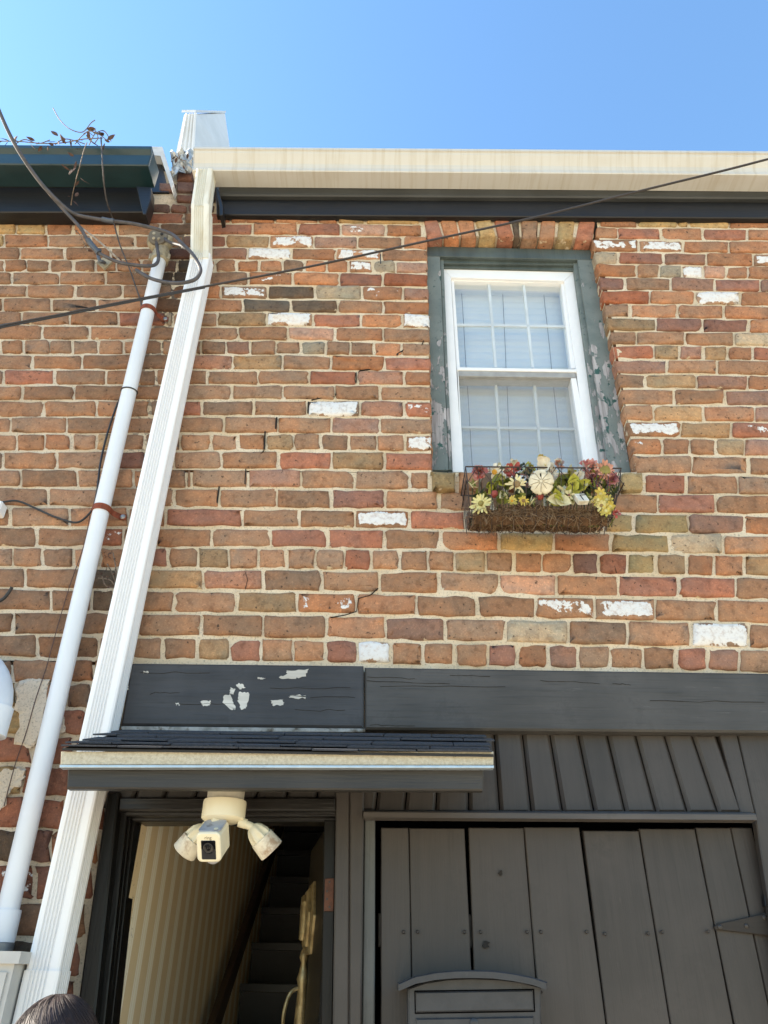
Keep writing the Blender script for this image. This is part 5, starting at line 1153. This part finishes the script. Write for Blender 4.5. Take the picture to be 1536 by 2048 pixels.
spray(1120, 1000, -.19, 15, 'lime leaf drooping over the coir right of the hump', ['lime', 'lime', 'pale'], 6, (.05, .065), .75)
spray(1130, 984, -.2, 13, 'cream pointed leaves in the middle right of the basket', ['pale'], 9, (.03, .045), .4)
spray(1186, 976, -.16, 18, 'thin dark green sprigs below the pink peony', ['dark', 'green'], 16, (.03, .05), .18)
spray(1168, 990, -.15, 14, 'dark leaves behind the little tin', ['dark', 'green'], 10)
spray(1055, 990, -.14, 16, 'dark leaves in the shade behind the sand dollar', ['dark'], 10, (.04, .06), .35)
spray(1210, 972, -.15, 15, 'dark sprigs behind the corner cluster', ['dark', 'green'], 12, (.03, .05), .2)
spray(940+20, 990, -.14, 12, 'dark sprigs behind the large lime daisy', ['dark', 'green'], 8, (.03, .05), .25)
spray(1060, 938, -.17, 12, 'pale leaves peeping over the rim left of the sand dollar', ['pale', 'lime'], 9, (.025, .04), .6)
spray(1140, 948, -.17, 13, 'pale leaves and buds between the dusty bloom and white blossom', ['pale', 'lime', 'pale'], 10, (.025, .04), .5)
spray(1150, 1002, -.19, 12, 'cream leaves around the little tin', ['pale', 'pale', 'green'], 9, (.025, .04), .5)
spray(1178, 1000, -.19, 13, 'pale dry sprigs between the tin and the yellow cluster', ['pale', 'green'], 14, (.02, .035), .3)
spray(1000, 958, -.18, 12, 'pale green leaves between the two daisies', ['pale', 'lime', 'green'], 9, (.025, .045), .6)
spray(1228, 985, -.18, 12, 'thin reddish green sprigs at the right end wires', ['green', 'dark', 'pale'], 10, (.03, .045), .25)
flower(1012, 938, -.17, 9, 0, 'tiny cream blossom between the white daisy and the red bloom', 'cream', 'lime', 6, 2, .35, .2)
flower(1103, 944, -.19, 10, 0, 'small faded white blossom at the right shoulder of the sand dollar', 'white', 'dust', 6, 2, .35, .15)
flower(1138, 990, -.2, 10, 0, 'small cream star bloom above the lime leaf', 'cream', 'mauve', 6, 1, .2, .18, pw=.6)
for x, y, r, lb, cols, wd in ((972, 1000, 10, 'dull green leaves tucked right of the large lime daisy', ['green', 'pale', 'green'], .5), (1036, 990, 10, 'dark green leaves just over the two small yellow daisies', ['green', 'dark'], .5), (1064, 1004, 9, 'dry pale grass tuft on the coir under the sand dollar', ['pale', 'green'], .14),
                            (1098, 1002, 10, 'dry grass tuft left of the dusty mauve bloom', ['pale', 'dark'], .14), (1106, 975, 10, 'grey green leaves against the right edge of the sand dollar', ['green', 'pale'], .5), (1170, 968, 10, 'pale leaves under the white blossom right of centre', ['pale', 'lime'], .5),
                            (945, 970, 10, 'thin pale sprigs at the left end wires', ['pale', 'green'], .16), (1198, 952, 10, 'small green leaves between the pink and dark rose blooms', ['green', 'lime'], .45), (1000, 935, 8, 'pale sprigs rising over the rim at the left', ['pale', 'green'], .2)):
    spray(x, y, -.185, r, lb, cols, 11, (.022, .042), wd)
# dark berry cone
c = W(1048, 946, -.18); BC = thing('berry_cluster', 'dark green berry cluster left of the sand dollar', 'berries', tuple(c))
BRM = fm('dark_green_berry', 44, 62, 54); GLZ = fm('pale_berry_tip', 150, 172, 158)
for i in range(34):
    f = (i+.5)/34; a = i*2.4; rr = .026*sin(pi*f)**.7; p = c+V((rr*cos(a), rr*sin(a)*.8, .04*(.5-f)*2)); mb = MB(); m = T(p); mb.lathe([(.0005, -.0052), (.004, -.003), (.0052, 0), (.004, .003), (.0005, .0052)], m, 8); mk('berry', mb, BRM if i % 5 else GLZ, BC)
# red berries
for x, y, lb in ((989, 988, 'red berry under the left leaves'), (1080, 993, 'red berry just under the sand dollar')):
    mb = MB(); mb.lathe([(.0005, -.014), (.010, -.009), (.0135, 0), (.010, .009), (.0005, .014)], T(W(x, y, -.17)), 14); tag(mk('red_berry', mb, PETAL['red']), lb, 'berry', 'red berries in the basket')
# sand dollar
c = W(1082.5, 964, -.215); r = 25.5*(c-CAM).length/FPX; nrm, u, v = basis((CAM-c).normalized()+V((0, 0, .3)))
SDM = NT('sand_dollar_shell'); f = SDM.noise(40, 5); col = SDM.mix(SDM.ss(f, .35, .7), A(238, 230, 206), A(206, 194, 164)); col = SDM.mix(SDM.ss(SDM.noise(30, 6, .7), .6, .68), col, A(150, 140, 120)); SDM.fin(col, .8, SDM.bump(SDM.noise(160, 4), .3, .002))
SDT = thing('sand_dollar', 'large cream sand dollar shell hung at the middle of the basket', 'shell', tuple(c))
mb = MB(); N = 40; vs = [c+nrm*.011]
for k, (q, hh) in enumerate(((.35, .010), (.7, .007), (.95, .002), (1, -.003), (.9, -.006))):
    for i in range(N):
        a = 2*pi*i/N; notch = 1-.16*max(0, 1-abs(((a/(2*pi)*5+.25) % 1)-.5)*14)*(q > .9); vs.append(c+(u*cos(a)*.97+v*sin(a)*1.03)*r*q*notch+nrm*hh)
fs = [(0, 1+i, 1+(i+1) % N) for i in range(N)]+[(1+k*N+i, 1+k*N+(i+1) % N, 1+(k+1)*N+(i+1) % N, 1+(k+1)*N+i) for k in range(4) for i in range(N)]+[tuple(1+4*N+i for i in range(N))]
mb.add(vs, fs, True); mk('shell', mb, SDM.m, SDT)
GRV = m_plain('shell_groove', A(140, 130, 112), rough=.9)
for i in range(10):
    a = 2*pi*(i+.3)/10; d = u*cos(a)+v*sin(a); mb = MB(); mb.tube([c+d*r*.12+nrm*.0118, c+d*r*.5+nrm*.0095, c+d*r*(.72 if i % 2 else .85)+nrm*.0062], .0009, 4); mk('groove', mb, GRV, SDT)
mb = MB(); p = c-v*r*.5+nrm*.009; 
mb.tube([p-v*.006, p+v*.006], .0018, 6); mk('slot', mb, NIGHT, SDT)
# small white tin with a dark square outline
c = W(1163, 997, -.205); Rt = T(c)@Matrix.Rotation(radians(14), 4, 'Z')@Matrix.Rotation(radians(-12), 4, 'Y')@Matrix.Rotation(radians(-20), 4, 'X')
TN = thing('trinket_tin', 'little white square ornament with a dark outline among the flowers', 'ornament', tuple(c))
mb = MB(); mb.rbox((-.02, -.006, -.02), (.02, .012, .02), .005, Rt); mk('body', mb, PETAL['white'], TN)
mb = MB()
for a, b in (((-.004, -.015), (-.001, .012)), ((-.001, .0095), (.018, .012))): mb.box((a[0], -.0072, a[1]), (b[0], -.0062, b[1]), Rt)
mk('dark_outline', mb, m_plain('black_line', A(30, 30, 32), rough=.5), TN)
# ------------------------------------------------------------------ person standing below, only the crown of the head in view
hd = W(110, 2052, -.55); hx, hy = hd.x, hd.y; htop = W(112, 1988, -.55).z
PS = thing('person', 'person with smooth dark brown hair seen from behind at the bottom left', 'person', (hx, hy, 0))
k = htop/1.66
SK = [(0, 0, .94, .13), (0, 0, 1.06, .125), (0, .0, 1.2, .14), (0, .01, 1.34, .13), (0, 0, 1.42, .055), (0, .01, 1.50, .058), (0, .02, 1.56, .085),
      (.09, 0, .9, .095), (.1, 0, .5, .062), (.1, -.02, .1, .042), (.1, .1, .04, .038), (-.09, 0, .9, .095), (-.1, 0, .5, .062), (-.1, -.02, .1, .042), (-.1, .1, .04, .038),
      (.17, 0, 1.35, .06), (.23, -.01, 1.1, .045), (.25, .04, .86, .033), (.255, .05, .78, .028), (-.17, 0, 1.35, .06), (-.23, -.01, 1.1, .045), (-.25, .04, .86, .033), (-.255, .05, .78, .028)]
SE = [(0, 1), (1, 2), (2, 3), (3, 4), (4, 5), (5, 6), (0, 7), (7, 8), (8, 9), (9, 10), (0, 11), (11, 12), (12, 13), (13, 14), (3, 15), (15, 16), (16, 17), (17, 18), (3, 19), (19, 20), (20, 21), (21, 22)]
for s, b in ((1, 18), (-1, 22)):
    for q in range(4):
        i0 = len(SK); SK += [(s*(.255+.004*q), .03+.018*q, .74, .009), (s*(.252+.004*q), .034+.018*q, .69-.006*(q in (1, 2)), .0078)]; SE += [(b, i0), (i0, i0+1)]
    i0 = len(SK); SK += [(s*.235, .085, .75, .0095), (s*.228, .098, .715, .0085)]; SE += [(b, i0), (i0, i0+1)]
me = bpy.data.meshes.new('body'); me.from_pydata([(x*k, y*k, z*k) for x, y, z, r in SK], SE, []); ob = bpy.data.objects.new('body', me); COL.objects.link(ob); ob.parent = PS
md = ob.modifiers.new('skin', 'SKIN'); md.use_smooth_shade = True
for i, sv in enumerate(me.skin_vertices[0].data): sv.radius = (SK[i][3]*k, SK[i][3]*k); sv.use_root = (i == 0)
ob.modifiers.new('sub', 'SUBSURF').levels = 1; ob.modifiers['sub'].render_levels = 2
me.materials.append(m_plain('dark_clothing', A(52, 56, 66), rough=.9))
HAIR = NT('dark_brown_hair'); hf = HAIR.noise(1, 5, .6, HAIR.pos((120, 30, 40))); HAIR.fin(HAIR.mix(HAIR.ss(hf, .3, .7), A(60, 45, 42), A(48, 36, 34)), .55, HAIR.bump(hf, .1, .002))
hc_ = V((hx, hy+.01, htop-.105)); 
mb = MB(); vs = []; nu, nv = 28, 16
for j in range(nv+1):
    e = pi*.5-pi*.95*j/nv
    for i in range(nu):
        a = 2*pi*i/nu; rr = 1+.03*noise.noise(V((cos(a)*2, sin(a)*2, e*2))); vs.append(hc_+V((.087*cos(a)*cos(e)*rr, .097*sin(a)*cos(e)*rr, .105*sin(e)*rr+(.0 if e > 0 else -.02*abs(sin(e))))))
mb.add(vs, [(j*nu+i, j*nu+(i+1) % nu, (j+1)*nu+(i+1) % nu, (j+1)*nu+i) for j in range(nv) for i in range(nu)], True); HR = mk('hair', mb, HAIR.m, PS)
mb = MB(); R = random.Random(8)
for i in range(520):   # combed strands from a crown swirl
    a0 = R.uniform(0, 2*pi); e0 = R.uniform(.15, 1.4); pts = []
    for t in range(6):
        e = e0-.14*t; a = a0+.10*t
        q = 1.012+.006*R.random(); pts.append(hc_+V((.087*cos(a)*cos(e)*q, .097*sin(a)*cos(e)*q, .105*sin(e)*q)))
    mb.tube(pts, .0004, 3, False)
mk('hair_strands', mb, HAIR.m, PS, kind='stuff', fix=False)
# little ball ends of wire, nail in the bricks and other small marks
mb = MB(); a = W(761, 513, -.004); b = W(761, 527, -.004); mb.tube([a+V((0, -.012, 0)), b], .0026, 6); tag(mk('nail', mb, BLK), 'old black nail sticking out of the bricks left of the window', 'nail')
